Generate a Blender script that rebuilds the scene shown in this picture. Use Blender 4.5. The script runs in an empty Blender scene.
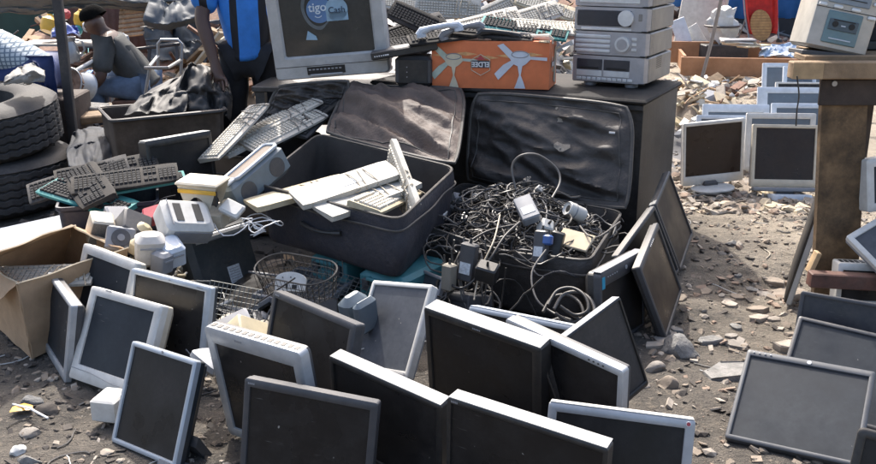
import bpy, bmesh, math, random
from mathutils import Vector, Matrix, Euler, noise
R = math.radians
random.seed(7)
S = bpy.context.scene
COL = S.collection

# ------------------------------------------------------------------ camera, light, exposure
HCAM, PITCH, FPX, PCX, PCY = 1.45, R(17.2), 939.0, 438.0, 232.0
cam_d = bpy.data.cameras.new('camera'); cam = bpy.data.objects.new('camera', cam_d); COL.objects.link(cam)
cam.location = (0, 0, HCAM); cam.rotation_euler = (R(90) - PITCH, 0, 0)
cam_d.sensor_width = 36.0; cam_d.lens = 36.0 * FPX / 876.0; cam_d.clip_start = 0.05; cam_d.clip_end = 400
S.camera = cam
SUN_EL, SUN_AZ = R(50), R(-14)            # azimuth from +Y towards +X: behind the scene, a little left
w = bpy.data.worlds.new('World'); S.world = w; w.use_nodes = True
nt = w.node_tree; nt.nodes.clear()
sky = nt.nodes.new('ShaderNodeTexSky'); sky.sky_type = 'NISHITA'; sky.sun_disc = False
sky.sun_elevation = SUN_EL; sky.sun_rotation = SUN_AZ; sky.air_density = 1.0; sky.dust_density = 6.0; sky.ozone_density = 1.0
bg = nt.nodes.new('ShaderNodeBackground'); bg.inputs[1].default_value = 0.15
wo = nt.nodes.new('ShaderNodeOutputWorld')
nt.links.new(sky.outputs[0], bg.inputs[0]); nt.links.new(bg.outputs[0], wo.inputs[0])
sd = bpy.data.lights.new('sun', 'SUN'); sd.energy = 2.6; sd.angle = R(0.7); sd.color = (1.0, 0.955, 0.89)
sun = bpy.data.objects.new('sun', sd); COL.objects.link(sun)
sdir = Vector((math.sin(SUN_AZ) * math.cos(SUN_EL), math.cos(SUN_AZ) * math.cos(SUN_EL), math.sin(SUN_EL)))
sun.rotation_euler = sdir.to_track_quat('Z', 'Y').to_euler()
S.view_settings.view_transform = 'Standard'; S.view_settings.look = 'None'
S.view_settings.exposure = 1.24; S.view_settings.gamma = 1.0; S.view_settings.use_curve_mapping = False
S.render.engine = 'CYCLES'

# ------------------------------------------------------------------ survey helpers (photo pixel -> place in the yard)
def ray(x, y):
    c, s = math.cos(PITCH), math.sin(PITCH)
    return Vector(((x - PCX) / FPX, c + (PCY - y) / FPX * s, -s + (PCY - y) / FPX * c))
def on(x, y, z=0.0):
    r = ray(x, y); t = (z - HCAM) / r.z
    return Vector((0, 0, HCAM)) + t * r
def at(x, y, Y):
    r = ray(x, y); return Vector((0, 0, HCAM)) + Y / r.y * r

# ------------------------------------------------------------------ materials
MATS = {}
def mat(name, col, rough=0.5, metal=0.0, var=0.12, vscale=18.0, dust=0.0, dustcol=(0.30, 0.26, 0.21), bump=0.0, bscale=60.0,
        spec=0.5, dscale=6.0, stripes=None, rvar=0.0, aniso=None):
    if name in MATS: return MATS[name]
    m = bpy.data.materials.new(name); m.use_nodes = True; t = m.node_tree; N = t.nodes; L = t.links
    b = N['Principled BSDF']; b.inputs['Roughness'].default_value = rough; b.inputs['Metallic'].default_value = metal
    b.inputs['Specular IOR Level'].default_value = spec
    tc = N.new('ShaderNodeTexCoord')
    oi = N.new('ShaderNodeObjectInfo')
    vadd = N.new('ShaderNodeVectorMath'); vadd.operation = 'ADD'
    L.new(tc.outputs['Object'], vadd.inputs[0]); L.new(oi.outputs['Random'], vadd.inputs[1])
    def nz(sc, det=4.0, rg=0.6, vec=None):
        n = N.new('ShaderNodeTexNoise'); n.inputs['Scale'].default_value = sc; n.inputs['Detail'].default_value = det
        n.inputs['Roughness'].default_value = rg; L.new(vec or vadd.outputs[0], n.inputs['Vector']); return n
    def scratch():
        mp = N.new('ShaderNodeMapping'); mp.inputs['Rotation'].default_value = (0, .5, 0); mp.inputs['Scale'].default_value = (14, 1, 190); L.new(vadd.outputs[0], mp.inputs[0])
        return nz(1.0, 2.0, .5, mp.outputs[0]).outputs[0]
    def ramp(src, a, b_, ca=0.0, cb=1.0):
        r = N.new('ShaderNodeMapRange'); r.inputs[1].default_value = a; r.inputs[2].default_value = b_
        r.inputs[3].default_value = ca; r.inputs[4].default_value = cb; L.new(src, r.inputs[0]); return r.outputs[0]
    def mix(fac, a, c):
        x = N.new('ShaderNodeMix'); x.data_type = 'RGBA'
        if hasattr(fac, 'links'): L.new(fac, x.inputs[0])
        else: x.inputs[0].default_value = fac
        for s_, v in ((6, a), (7, c)):
            if hasattr(v, 'links'): L.new(v, x.inputs[s_])
            else: x.inputs[s_].default_value = (*v, 1)
        return x.outputs[2]
    lo = tuple(max(0, c * (1 - var)) for c in col); hi = tuple(min(1, c * (1 + var)) for c in col)
    n1 = nz(vscale)
    c = mix(ramp(n1.outputs[0], 0.3, 0.7), lo, hi)
    if stripes:
        for (axis, per, duty, scol, off) in stripes:
            sp = N.new('ShaderNodeSeparateXYZ'); L.new(tc.outputs['Object'], sp.inputs[0])
            mth = N.new('ShaderNodeMath'); mth.operation = 'MULTIPLY_ADD'; L.new(sp.outputs[axis], mth.inputs[0])
            mth.inputs[1].default_value = 1 / per; mth.inputs[2].default_value = 50 + off
            fr = N.new('ShaderNodeMath'); fr.operation = 'FRACT'; L.new(mth.outputs[0], fr.inputs[0])
            lt = N.new('ShaderNodeMath'); lt.operation = 'LESS_THAN'; L.new(fr.outputs[0], lt.inputs[0]); lt.inputs[1].default_value = duty
            c = mix(lt.outputs[0], c, scol)
    if dust > 0:
        n2 = nz(dscale, 6.0, 0.7); n3 = nz(dscale * 9, 3.0, 0.7)
        a = ramp(n2.outputs[0], 0.42, 0.75, 0.25, 1.0); a2 = ramp(n3.outputs[0], 0.3, 0.75, 0.35, 1.0)
        mm = N.new('ShaderNodeMath'); mm.operation = 'MULTIPLY'; L.new(a, mm.inputs[0]); L.new(a2, mm.inputs[1])
        m2 = N.new('ShaderNodeMath'); m2.operation = 'MULTIPLY'; L.new(mm.outputs[0], m2.inputs[0]); m2.inputs[1].default_value = dust
        c = mix(m2.outputs[0], c, dustcol)
        rr = N.new('ShaderNodeMath'); rr.operation = 'MULTIPLY_ADD'; L.new(m2.outputs[0], rr.inputs[0])
        rr.inputs[1].default_value = 0.8 * (1 - rough); rr.inputs[2].default_value = rough; L.new(rr.outputs[0], b.inputs['Roughness'])
    if 'screen' in name:
        mk = nz(3.2, 3, .5); f_ = N.new('ShaderNodeMath'); f_.operation = 'MULTIPLY'; L.new(ramp(scratch(), .70, .78), f_.inputs[0]); L.new(ramp(mk.outputs[0], .52, .62), f_.inputs[1])
        c = mix(f_.outputs[0], c, (.16, .15, .145))
        sp_ = nz(75, 1, .3); c = mix(ramp(sp_.outputs[0], .80, .83), c, (.30, .28, .25))
        sm2 = nz(4.5, 3, .6); rg_ = b.inputs['Roughness'].links[0].from_socket if b.inputs['Roughness'].links else None
        if rg_:
            ad = N.new('ShaderNodeMath'); ad.operation = 'ADD'; L.new(rg_, ad.inputs[0]); L.new(ramp(sm2.outputs[0], .35, .65, -.14, .12), ad.inputs[1]); L.new(ad.outputs[0], b.inputs['Roughness'])
    L.new(c, b.inputs['Base Color'])
    if bump > 0:
        n4 = nz(bscale, 5.0, 0.65); bp = N.new('ShaderNodeBump'); bp.inputs['Strength'].default_value = bump
        bp.inputs['Distance'].default_value = 0.01; L.new(n4.outputs[0], bp.inputs['Height']); L.new(bp.outputs[0], b.inputs['Normal'])
    MATS[name] = m
    return m

PB = mat('black_plastic', (0.012, 0.013, 0.015), 0.38, dust=0.22, bump=0.05, bscale=400)
PDG = mat('dark_grey_plastic', (0.045, 0.048, 0.056), 0.45, dust=0.25, bump=0.05, bscale=400)
PNV = mat('navy_black_plastic', (0.016, 0.024, 0.032), 0.4, dust=0.2)
PG = mat('grey_plastic', (0.22, 0.23, 0.25), 0.45, dust=0.25, dustcol=(0.25, 0.21, 0.17))
PSV = mat('silver_plastic', (0.42, 0.44, 0.46), 0.36, metal=0.25, dust=0.28, dustcol=(0.26, 0.22, 0.18))
PSB = mat('blue_silver_plastic', (0.42, 0.465, 0.51), 0.36, metal=0.2, dust=0.22, dustcol=(0.26, 0.23, 0.20))
PW = mat('white_plastic', (0.60, 0.595, 0.565), 0.45, dust=0.5, dustcol=(0.30, 0.25, 0.19))
PBW = mat('cool_white_plastic', (0.54, 0.595, 0.66), 0.42, dust=0.2, dustcol=(0.36, 0.33, 0.30))
PCR = mat('cream_plastic', (0.58, 0.525, 0.42), 0.48, dust=0.45, dustcol=(0.33, 0.26, 0.17))
PYW = mat('yellowed_plastic', (0.66, 0.56, 0.36), 0.5, dust=0.4, dustcol=(0.32, 0.24, 0.14))
PYL = mat('yellow_plastic', (0.75, 0.42, 0.04), 0.4, dust=0.2)
PRD = mat('red_plastic', (0.42, 0.05, 0.07), 0.4, dust=0.2)
PTL = mat('teal_plastic', (0.05, 0.36, 0.36), 0.4, dust=0.2)
PBG = mat('bluegrey_plastic', (0.25, 0.32, 0.38), 0.4, metal=0.1, dust=0.25)
SCR = mat('dark_screen', (0.013, 0.0125, 0.013), 0.36, dust=0.12, dustcol=(0.20, 0.18, 0.17), dscale=9, spec=0.3)
SCB = mat('brown_screen', (0.022, 0.014, 0.012), 0.38, dust=0.08, dscale=9, spec=0.3)
SCG = mat('grey_dusty_screen', (0.05, 0.055, 0.065), 0.5, dust=0.5, dustcol=(0.20, 0.21, 0.23), dscale=4, spec=0.4)
SCK = mat('slate_screen', (0.022, 0.026, 0.032), 0.5, dust=0.22, dustcol=(0.12, 0.14, 0.155), dscale=5, spec=0.25)
SCL = mat('pale_slate_screen', (0.10, 0.13, 0.165), 0.4, dust=0.3, dustcol=(0.15, 0.17, 0.19), dscale=5, spec=0.5)
KEY_D = mat('dark_keys', (0.024, 0.025, 0.028), 0.75, dust=0.35, dustcol=(0.20, 0.19, 0.17), dscale=30, spec=.12)
KEY_W = mat('white_keys', (0.52, 0.50, 0.44), 0.6, dust=0.7, dustcol=(0.26, 0.21, 0.15), dscale=25)
FAB = mat('black_suitcase_fabric', (0.036, 0.033, 0.031), 0.55, dust=0.42, dustcol=(0.15, 0.125, 0.11), bump=0.5, bscale=45, dscale=4)
FBR = mat('faded_brown_fabric', (0.085, 0.062, 0.052), 0.6, dust=0.6, dustcol=(0.20, 0.15, 0.12), bump=0.5, bscale=45, dscale=3)
FNV = mat('navy_fabric', (0.018, 0.021, 0.033), 0.65, dust=0.55, dustcol=(0.13, 0.105, 0.095), bump=0.6, bscale=35)
LIN = mat('grey_lining', (0.036, 0.033, 0.032), 0.8, dust=0.4, dustcol=(0.14, 0.12, 0.10), bump=0.2, bscale=400)
PIP = mat('piping', (0.035, 0.034, 0.034), 0.5, dust=0.5)
RUB = mat('tyre_rubber', (0.022, 0.022, 0.023), 0.7, dust=0.75, dustcol=(0.13, 0.12, 0.11), dscale=5, bump=0.2, bscale=90)
CBD = mat('cardboard', (0.42, 0.29, 0.18), 0.85, dust=0.25, dustcol=(0.22, 0.15, 0.09), bump=0.15, bscale=40)
CBE = mat('torn_card_edge', (0.50, 0.42, 0.30), 0.9)
WOD = mat('weathered_wood', (0.27, 0.185, 0.11), 0.8, var=0.35, vscale=9, dust=0.3, dustcol=(0.12, 0.09, 0.06), bump=0.4, bscale=35)
PLY = mat('stained_plywood', (0.155, 0.098, 0.050), 0.8, var=0.55, vscale=14, dust=0.85, dustcol=(0.035, 0.028, 0.022), dscale=11, bump=0.3, bscale=60)
WDK = mat('dark_timber', (0.055, 0.040, 0.032), 0.8, var=0.3, bump=0.3)
WRD = mat('red_brown_timber', (0.10, 0.04, 0.028), 0.65, var=0.4, dust=0.3, bump=0.2)
WOR = mat('orange_varnished_board', (0.36, 0.165, 0.07), 0.5, var=0.25, vscale=6, dust=0.3)
DRS = mat('black_chipboard', (0.024, 0.023, 0.023), 0.45, var=0.4, dust=0.45, dustcol=(0.16, 0.15, 0.14), dscale=8, bump=0.15, bscale=70)
MET = mat('dull_metal', (0.35, 0.35, 0.35), 0.4, metal=0.8, dust=0.4)
STL = mat('painted_dark_steel', (0.04, 0.04, 0.045), 0.5, metal=0.3, dust=0.3)
RST = mat('rusty_steel', (0.16, 0.075, 0.045), 0.8, var=0.4, dust=0.3, bump=0.3)
WIR = mat('black_wire', (0.016, 0.016, 0.017), 0.5, dust=0.3)
CG = mat('grey_cable', (0.10, 0.095, 0.09), 0.45, dust=0.3)
CW = mat('beige_cable', (0.42, 0.36, 0.27), 0.5, dust=0.3)
LBL = mat('paper_label', (0.55, 0.58, 0.60), 0.7, var=0.25, vscale=150)
WHT = mat('white_print', (0.75, 0.75, 0.75), 0.5, var=0.03)
GPR = mat('grey_print', (0.30, 0.30, 0.31), 0.5, var=0.05)
BLK = mat('black_print', (0.01, 0.01, 0.01), 0.5)
TAR = mat('grey_tarp', (0.06, 0.075, 0.09), 0.6, dust=0.4, dustcol=(0.20, 0.19, 0.18), bump=0.2, bscale=30)
TBK = mat('black_tarp', (0.018, 0.019, 0.021), 0.62, dust=0.3, dustcol=(0.12, 0.11, 0.10), bump=0.15, bscale=30)
STN = mat('pale_stone', (0.26, 0.235, 0.205), 0.85, var=0.25, bump=0.5, bscale=50, dust=0.4, dustcol=(0.12, 0.10, 0.085))
CON = mat('concrete_lump', (0.20, 0.195, 0.185), 0.9, var=0.3, vscale=25, bump=0.8, bscale=70)
BLW = mat('blue_painted_sheet', (0.05, 0.22, 0.62), 0.5, var=0.2, vscale=3, dust=0.2)

# ------------------------------------------------------------------ mesh building
class MB:
    def __init__(s): s.v = []; s.f = []; s.mi = []
    def add(s, vs, fs, M=None, mi=0):
        o = len(s.v)
        s.v += [tuple(M @ Vector(v)) if M is not None else tuple(v) for v in vs]
        s.f += [tuple(i + o for i in f) for f in fs]; s.mi += [mi] * len(fs)
        return s
    def box(s, c, d, M=None, mi=0, bev=0.0, rot=None):
        x, y, z = d[0] / 2, d[1] / 2, d[2] / 2
        T = Matrix.Translation(c)
        if rot is not None: T = T @ Euler([R(a) for a in rot]).to_matrix().to_4x4()
        if M is not None: T = M @ T
        if bev <= 0:
            vs = [(a * x, b * y, c_ * z) for c_ in (-1, 1) for b in (-1, 1) for a in (-1, 1)]
            fs = [(0, 2, 3, 1), (4, 5, 7, 6), (0, 1, 5, 4), (2, 6, 7, 3), (0, 4, 6, 2), (1, 3, 7, 5)]
            return s.add(vs, fs, T, mi)
        loops = []
        b = min(bev, x * .9, y * .9, z * .9)
        for zz, ins in ((-z, b), (-z + b, 0), (z - b, 0), (z, b)):
            loops.append([(px, py, zz) for px, py in rrect(2 * (x - ins), 2 * (y - ins), b, 2)])
        return s.loft(loops, T, mi, True, True)
    def loft(s, loops, M=None, mi=0, cap0=False, cap1=False, closed=True):
        n = len(loops[0]); vs = [p for l in loops for p in l]; fs = []
        for i in range(len(loops) - 1):
            for j in range(n if closed else n - 1):
                k = (j + 1) % n
                fs.append((i * n + j, i * n + k, (i + 1) * n + k, (i + 1) * n + j))
        if cap0: fs.append(tuple(reversed(range(n))))
        if cap1: fs.append(tuple(range((len(loops) - 1) * n, len(loops) * n)))
        return s.add(vs, fs, M, mi)
    def tube(s, pts, r, n=6, M=None, mi=0, caps=True, closed=False):
        pts = [Vector(p) for p in pts]; m = len(pts)
        rs = r if isinstance(r, (list, tuple)) else [r] * m
        loops = []; up = None
        for i, p in enumerate(pts):
            a = pts[(i - 1) % m] if (closed or i > 0) else p
            b = pts[(i + 1) % m] if (closed or i < m - 1) else p
            d = (b - a)
            if d.length < 1e-9: d = Vector((0, 0, 1))
            d.normalize()
            if up is None:
                up = Vector((0, 0, 1)) if abs(d.z) < .9 else Vector((1, 0, 0))
            u = (up - d * up.dot(d))
            if u.length < 1e-6: u = d.orthogonal()
            u.normalize(); v = d.cross(u); up = u
            loops.append([tuple(p + (u * math.cos(t) + v * math.sin(t)) * rs[i]) for t in [2 * math.pi * k / n for k in range(n)]])
        if closed: loops.append(loops[0]); caps = False
        return s.loft(loops, M, mi, caps, caps)
    def disc(s, c, r, axis='y', n=20, M=None, mi=0, h=0.003):
        l = []
        for t in (0, 1):
            q = []
            for k in range(n):
                a = 2 * math.pi * k / n
                if axis == 'y': q.append((c[0] + r * math.cos(a), c[1] - t * h, c[2] + r * math.sin(a)))
                elif axis == 'z': q.append((c[0] + r * math.cos(a), c[1] + r * math.sin(a), c[2] + t * h))
                else: q.append((c[0] + t * h, c[1] + r * math.cos(a), c[2] + r * math.sin(a)))
            l.append(q)
        return s.loft(l, M, mi, True, True)
    def lathe(s, prof, n=40, M=None, mi=0, closed=False):
        loops = [[(r * math.cos(2 * math.pi * k / n), r * math.sin(2 * math.pi * k / n), z) for k in range(n)] for r, z in prof]
        if closed: loops.append(loops[0])
        return s.loft(loops, M, mi)
    def build(s, name, m, parent=None, loc=None, rot=None, smooth=32, flip=False):
        me = bpy.data.meshes.new(name); me.from_pydata(s.v, [], s.f)
        ms = m if isinstance(m, (list, tuple)) else [m]
        for x in ms: me.materials.append(x)
        if len(ms) > 1: me.polygons.foreach_set('material_index', s.mi)
        bm = bmesh.new(); bm.from_mesh(me); bmesh.ops.recalc_face_normals(bm, faces=bm.faces); bm.to_mesh(me); bm.free()
        if smooth:
            me.shade_smooth(); me.set_sharp_from_angle(angle=R(smooth))
        me.update()
        o = bpy.data.objects.new(name, me); COL.objects.link(o)
        if parent: o.parent = parent
        if loc is not None: o.location = loc
        if rot is not None: o.rotation_euler = [R(a) for a in rot]
        return o

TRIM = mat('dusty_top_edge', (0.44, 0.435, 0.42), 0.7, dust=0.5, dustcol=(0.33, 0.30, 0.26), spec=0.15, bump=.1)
def rrect(w_, h_, r, n=3):
    r = min(r, w_ / 2 * .98, h_ / 2 * .98); P = []
    for cx, cy, a0 in ((w_ / 2 - r, h_ / 2 - r, 0), (-w_ / 2 + r, h_ / 2 - r, 90), (-w_ / 2 + r, -h_ / 2 + r, 180), (w_ / 2 - r, -h_ / 2 + r, 270)):
        for k in range(n + 1):
            a = R(a0 + 90 * k / n); P.append((cx + r * math.cos(a), cy + r * math.sin(a)))
    return P

def tag(o, label, cat, group=None, kind=None):
    o['label'] = label; o['category'] = cat
    if group: o['group'] = group
    o['kind'] = kind or 'thing'
    return o
def root(name, loc=(0, 0, 0), rot=(0, 0, 0)):
    o = bpy.data.objects.new(name, None); COL.objects.link(o); o.location = loc; o.rotation_euler = [R(a) for a in rot]; o.empty_display_size = .1
    return o
def pose(o, c, yaw=0, tilt=0, roll=0):
    o.location = c
    M = Matrix.Rotation(R(yaw), 3, 'Z') @ Matrix.Rotation(-R(tilt), 3, 'X') @ Matrix.Rotation(R(roll), 3, 'Y')
    o.rotation_euler = M.to_euler(); return o
def copy_tree(o, parent=None):
    c = o.copy(); COL.objects.link(c)
    if parent: c.parent = parent
    for ch in list(o.children): copy_tree(ch, c)
    return c
def text_mesh(name, body, size, m, parent, loc, rot, ext=0.0008, sx=1.0, bold=0.0):
    cu = bpy.data.curves.new(name, 'FONT'); cu.body = body; cu.size = size; cu.extrude = ext; cu.offset = bold
    cu.align_x = 'CENTER'; cu.align_y = 'CENTER'; cu.resolution_u = 3
    t = bpy.data.objects.new(name, cu); COL.objects.link(t)
    dg = bpy.context.evaluated_depsgraph_get(); me = bpy.data.meshes.new_from_object(t.evaluated_get(dg))
    bpy.data.objects.remove(t); me.materials.clear(); me.materials.append(m)
    for v in me.vertices: v.co.x *= sx
    o = bpy.data.objects.new(name, me); COL.objects.link(o); o.parent = parent; o.location = loc; o.rotation_euler = [R(a) for a in rot]
    return o

# ------------------------------------------------------------------ setting: ground
def ground_h(x, y):
    p = Vector((x * .9, y * .9, 0))
    h = noise.noise(p * .55) * .035 + noise.noise(p * 2.3 + Vector((5, 3, 1))) * .016 + noise.noise(p * 7.1) * .009 + noise.noise(p * 19.0) * .006
    # eroded gully right of the suitcases, loose rubble further back
    g = math.exp(-(((x - 1.72) / .42) ** 2 + ((y - 3.95) / .16) ** 2)); h -= .07 * g
    g = math.exp(-(((x - 1.9) / .6) ** 2 + ((y - 4.5) / .35) ** 2)); h += .035 * g
    if y > 6: h += min(1, (y - 6) / 3) * (noise.noise(p * 1.3) * .06 + .02)
    k = max(0.0, min(1.0, (1.0 - abs(x + .2)) / .5)) * (1 if 1.8 < y < 4.2 else 0)
    return h * (1 - .6 * k) - .012
def build_ground():
    def axis(a, b, lo, hi, fine):
        xs = []; x = lo
        while x < hi: xs.append(x); x += fine
        step = fine * 1.3; x = hi
        while x < b: xs.append(x); step *= 1.25; x += step
        xs.append(b); step = fine * 1.3; x = lo
        while x > a: step *= 1.25; x -= step; xs.insert(0, x)
        return xs
    xs = axis(-160, 160, -2.6, 3.0, .022); ys = axis(-40, 320, 1.4, 6.4, .022)
    nx, ny = len(xs), len(ys)
    vs = [(x, y, ground_h(x, y) if abs(x) < 30 and y < 40 else -.02) for y in ys for x in xs]
    fs = [(j * nx + i, j * nx + i + 1, (j + 1) * nx + i + 1, (j + 1) * nx + i) for j in range(ny - 1) for i in range(nx - 1)]
    m = bpy.data.materials.new('trodden_dirt'); m.use_nodes = True; t = m.node_tree; N = t.nodes; L = t.links; b = N['Principled BSDF']
    b.inputs['Roughness'].default_value = .92; b.inputs['Specular IOR Level'].default_value = .25
    geo = N.new('ShaderNodeNewGeometry')
    def nz(sc, d=6, rg=.65):
        n = N.new('ShaderNodeTexNoise'); n.inputs['Scale'].default_value = sc; n.inputs['Detail'].default_value = d; n.inputs['Roughness'].default_value = rg
        L.new(geo.outputs['Position'], n.inputs['Vector']); return n.outputs[0]
    def rng(s_, a, c, lo=0., hi=1.):
        r = N.new('ShaderNodeMapRange'); r.inputs[1].default_value = a; r.inputs[2].default_value = c; r.inputs[3].default_value = lo; r.inputs[4].default_value = hi; L.new(s_, r.inputs[0]); return r.outputs[0]
    def mx(f, a, c):
        x = N.new('ShaderNodeMix'); x.data_type = 'RGBA'; L.new(f, x.inputs[0])
        for s_, v in ((6, a), (7, c)):
            if hasattr(v, 'links'): L.new(v, x.inputs[s_])
            else: x.inputs[s_].default_value = (*v, 1)
        return x.outputs[2]
    def mt(op, a, c):
        x = N.new('ShaderNodeMath'); x.operation = op
        for i, v in enumerate((a, c)):
            if hasattr(v, 'links'): L.new(v, x.inputs[i])
            else: x.inputs[i].default_value = v
        return x.outputs[0]
    sp = N.new('ShaderNodeSeparateXYZ'); L.new(geo.outputs['Position'], sp.inputs[0])
    big = nz(1.1, 4); mid = nz(5, 6, .7); fin = nz(38, 5, .7)
    soil = mx(rng(mid, .35, .68), (.070, .064, .057), (.145, .128, .108))
    tan = mx(rng(mid, .3, .7), (.23, .197, .152), (.39, .34, .27))
    f = mt('ADD', rng(sp.outputs[0], .9, 2.0), rng(sp.outputs[1], 5.0, 7.5))
    f = mt('MULTIPLY', f, rng(big, .38, .55, .55, 1.0)); f = mt('MINIMUM', f, 1.0)
    base = mx(f, soil, tan)
    dark_mottle = mx(rng(nz(2.6, 5), .56, .64), base, mx(rng(mid, .3, .7), (.050, .047, .043), (.11, .10, .09)))  # darker blotches scattered over the ground by noise
    vor = N.new('ShaderNodeTexVoronoi'); vor.inputs['Scale'].default_value = 55; L.new(geo.outputs['Position'], vor.inputs['Vector'])
    chip = mx(rng(vor.outputs['Distance'], .14, .10), dark_mottle, (.30, .26, .21))
    chip = mx(mt('MULTIPLY', rng(nz(14, 2), .52, .60), 1.0), dark_mottle, chip)
    col = mx(rng(fin, .3, .75), chip, mx(rng(fin, .55, .7), chip, (.20, .17, .135)))
    L.new(col, b.inputs['Base Color'])
    bp = N.new('ShaderNodeBump'); bp.inputs['Strength'].default_value = .9; bp.inputs['Distance'].default_value = .02
    L.new(mt('ADD', mt('ADD', fin, mt('MULTIPLY', nz(120, 4), .5)), mt('MULTIPLY', mid, 1.5)), bp.inputs['Height']); L.new(bp.outputs[0], b.inputs['Normal'])
    mb = MB(); mb.v = vs; mb.f = fs; mb.mi = [0] * len(fs)
    o = mb.build('ground', m, smooth=60); o['kind'] = 'structure'
build_ground()

def rock_geo(rad, flat=.6, seed=0, n=1):
    bm = bmesh.new(); bmesh.ops.create_icosphere(bm, subdivisions=n, radius=1)
    rr = random.Random(seed); sx, sy = rr.uniform(.7, 1.25), rr.uniform(.6, 1.0); off = Vector((seed * 1.7, seed * .3, 2))
    cuts = [(Vector((rr.uniform(-1, 1), rr.uniform(-1, 1), rr.uniform(-.3, 1))).normalized(), rr.uniform(.45, .8)) for _ in range(5)]
    vs = []
    for v in bm.verts:
        p = v.co.copy()
        for nrm, d in cuts:
            k = p.dot(nrm)
            if k > d: p -= nrm * (k - d)
        p *= 1 + .22 * noise.noise(p * 1.6 + off)
        vs.append((p.x * sx * rad, p.y * sy * rad, p.z * flat * rad))
    fs = [tuple(v.index for v in f.verts) for f in bm.faces]; bm.free()
    return vs, fs
def debris(name, n, region, smin, smax, mats, seed, label, flat=.5, chips=.3):
    rr = random.Random(seed); mb = MB(); protos = [rock_geo(1, flat, seed * 50 + k, 1) for k in range(14)]
    for _ in range(n):
        x, y = region(rr)
        if x is None: continue
        s_ = smin + (smax - smin) * rr.random() ** 3.2; z = ground_h(x, y) + s_ * .12
        mi = rr.randrange(len(mats))
        E_ = Matrix.Translation((x, y, z)) @ Euler((rr.uniform(-.4, .4), rr.uniform(-.4, .4), rr.uniform(0, 6.3))).to_matrix().to_4x4() @ Matrix.Scale(s_, 4)
        if rr.random() < chips:
            mb.box((0, 0, 0), (rr.uniform(.8, 2.2), rr.uniform(.4, 1.3), rr.uniform(.08, .35)), E_, mi, rot=(rr.uniform(-20, 20), rr.uniform(-20, 20), 0))
        else:
            v, f = protos[rr.randrange(14)]; mb.add(v, f, E_, mi)
    o = mb.build(name, mats, smooth=25); tag(o, label, 'gravel', kind='stuff'); return o
G1 = mat('grit_dark', (.07, .06, .052), .9, var=.4, bump=.3); G2 = mat('grit_tan', (.23, .19, .15), .9, var=.3, bump=.3)
G3 = mat('grit_pale', (.32, .28, .235), .9, var=.3, bump=.3); G4 = mat('brown_chip', (.25, .185, .14), .9, var=.3); G5 = mat('paper_scrap', (.55, .55, .53), .8, var=.2)
CBLK_ = mat('black_cable', (.014, .014, .015), .4, dust=.3)
def reg_front_left(r):
    return r.uniform(-1.75, -.15), r.uniform(1.9, 3.7)
def reg_right(r):
    x, y = r.uniform(.25, 2.4), r.uniform(2.2, 5.4)
    return x, y
def reg_back(r):
    y = 5.0 + 7.5 * r.random() ** 1.3; return r.uniform(.2 * y, .44 * y), y
def reg_leftback(r):
    y = r.uniform(3.7, 9); return r.uniform(-.46 * y, -.12 * y), y
debris('gravel', 4200, reg_front_left, .002, .024, [G1, G1, G1, G2, G3], 1, 'loose grit and small stones on the dark dirt at lower left', chips=.4)
debris('gravel', 6000, reg_right, .002, .030, [G1, G2, G2, G3, G4], 2, 'loose stones and broken chips on the tan dirt at right', chips=.55)
debris('rubble', 6500, reg_back, .005, .060, [G2, G2, G3, G3, G4, CBE], 3, 'pale rubble and wood chips covering the ground behind the monitors', chips=.45)
def strands(name, label, n, seed, xr, yr, mats):
    rr = random.Random(seed); q = MB()
    for _ in range(n):
        x, y = rr.uniform(*xr), rr.uniform(*yr); d = rr.uniform(0, 6.28); pts = []; t_ = rr.uniform(-.3, .3)
        for k in range(rr.randint(4, 10)): pts.append((x, y, ground_h(x, y) + .004)); d += t_ + rr.uniform(-.3, .3); x += math.cos(d) * .018; y += math.sin(d) * .018
        q.tube(pts, rr.uniform(.0012, .0028), 5, None, rr.randrange(len(mats)))
    tag(q.build(name, mats, smooth=60), label, 'litter', kind='stuff')
strands('wire_litter', 'short bits of wire and cord trodden into the dirt at right', 70, 61, (.9, 2.2), (2.3, 5.0), [CBLK_, CG, CW, G5])
strands('wire_litter', 'short bits of wire trodden into the dirt at lower left', 40, 62, (-1.7, -.5), (2.0, 3.2), [CBLK_, CG, G5])
debris('litter', 1600, reg_leftback, .006, .07, [G1, G1, G2, CBD, TBK, G3], 4, 'dark litter and stones around the tyres and the bins', chips=.45)
def stone(x, y, rad, flat, seed, label, m=None, group=None, yaw=0, slab=False):
    p = on(x, y, .01)
    mb = MB()
    if slab:
        rr = random.Random(seed); k = rr.randint(5, 7); pts = []
        for i in range(k):
            a = 2 * math.pi * (i + rr.uniform(-.25, .25)) / k; q = rad * rr.uniform(.75, 1.15); pts.append((q * math.cos(a) * 1.25, q * math.sin(a) * .8))
        h = rad * flat; L_ = [[(a * s_ + rr.uniform(-.05, .05) * rad, b * s_ + rr.uniform(-.05, .05) * rad, z + rr.uniform(-.06, .06) * rad) for a, b in pts] for z, s_ in ((-.02, 1.0), (h * .8, 1.0), (h, .93))]
        mb.loft(L_, None, 0, True, True)
    else:
        v, f = rock_geo(rad, flat, seed, 3); mb.add(v, f)
    o = mb.build('stone_slab' if slab else 'stone', m or STN, None, (p.x, p.y, ground_h(p.x, p.y) + (0.002 if slab else rad * flat * .22)), (random.uniform(-6, 6), random.uniform(-6, 6), yaw), smooth=28)
    tag(o, label, 'stone', group); return o
SG = 'stones lying on the dirt'
stone(680, 349, .085, .75, 11, 'large grey concrete lump below the portrait black monitors', CON, SG, 10)
stone(654, 368, .042, .6, 12, 'small pale flat stone left of the big concrete lump', STN, SG)
stone(668, 385, .044, .7, 13, 'angular tan stone below the big concrete lump', G2, SG)
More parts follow.
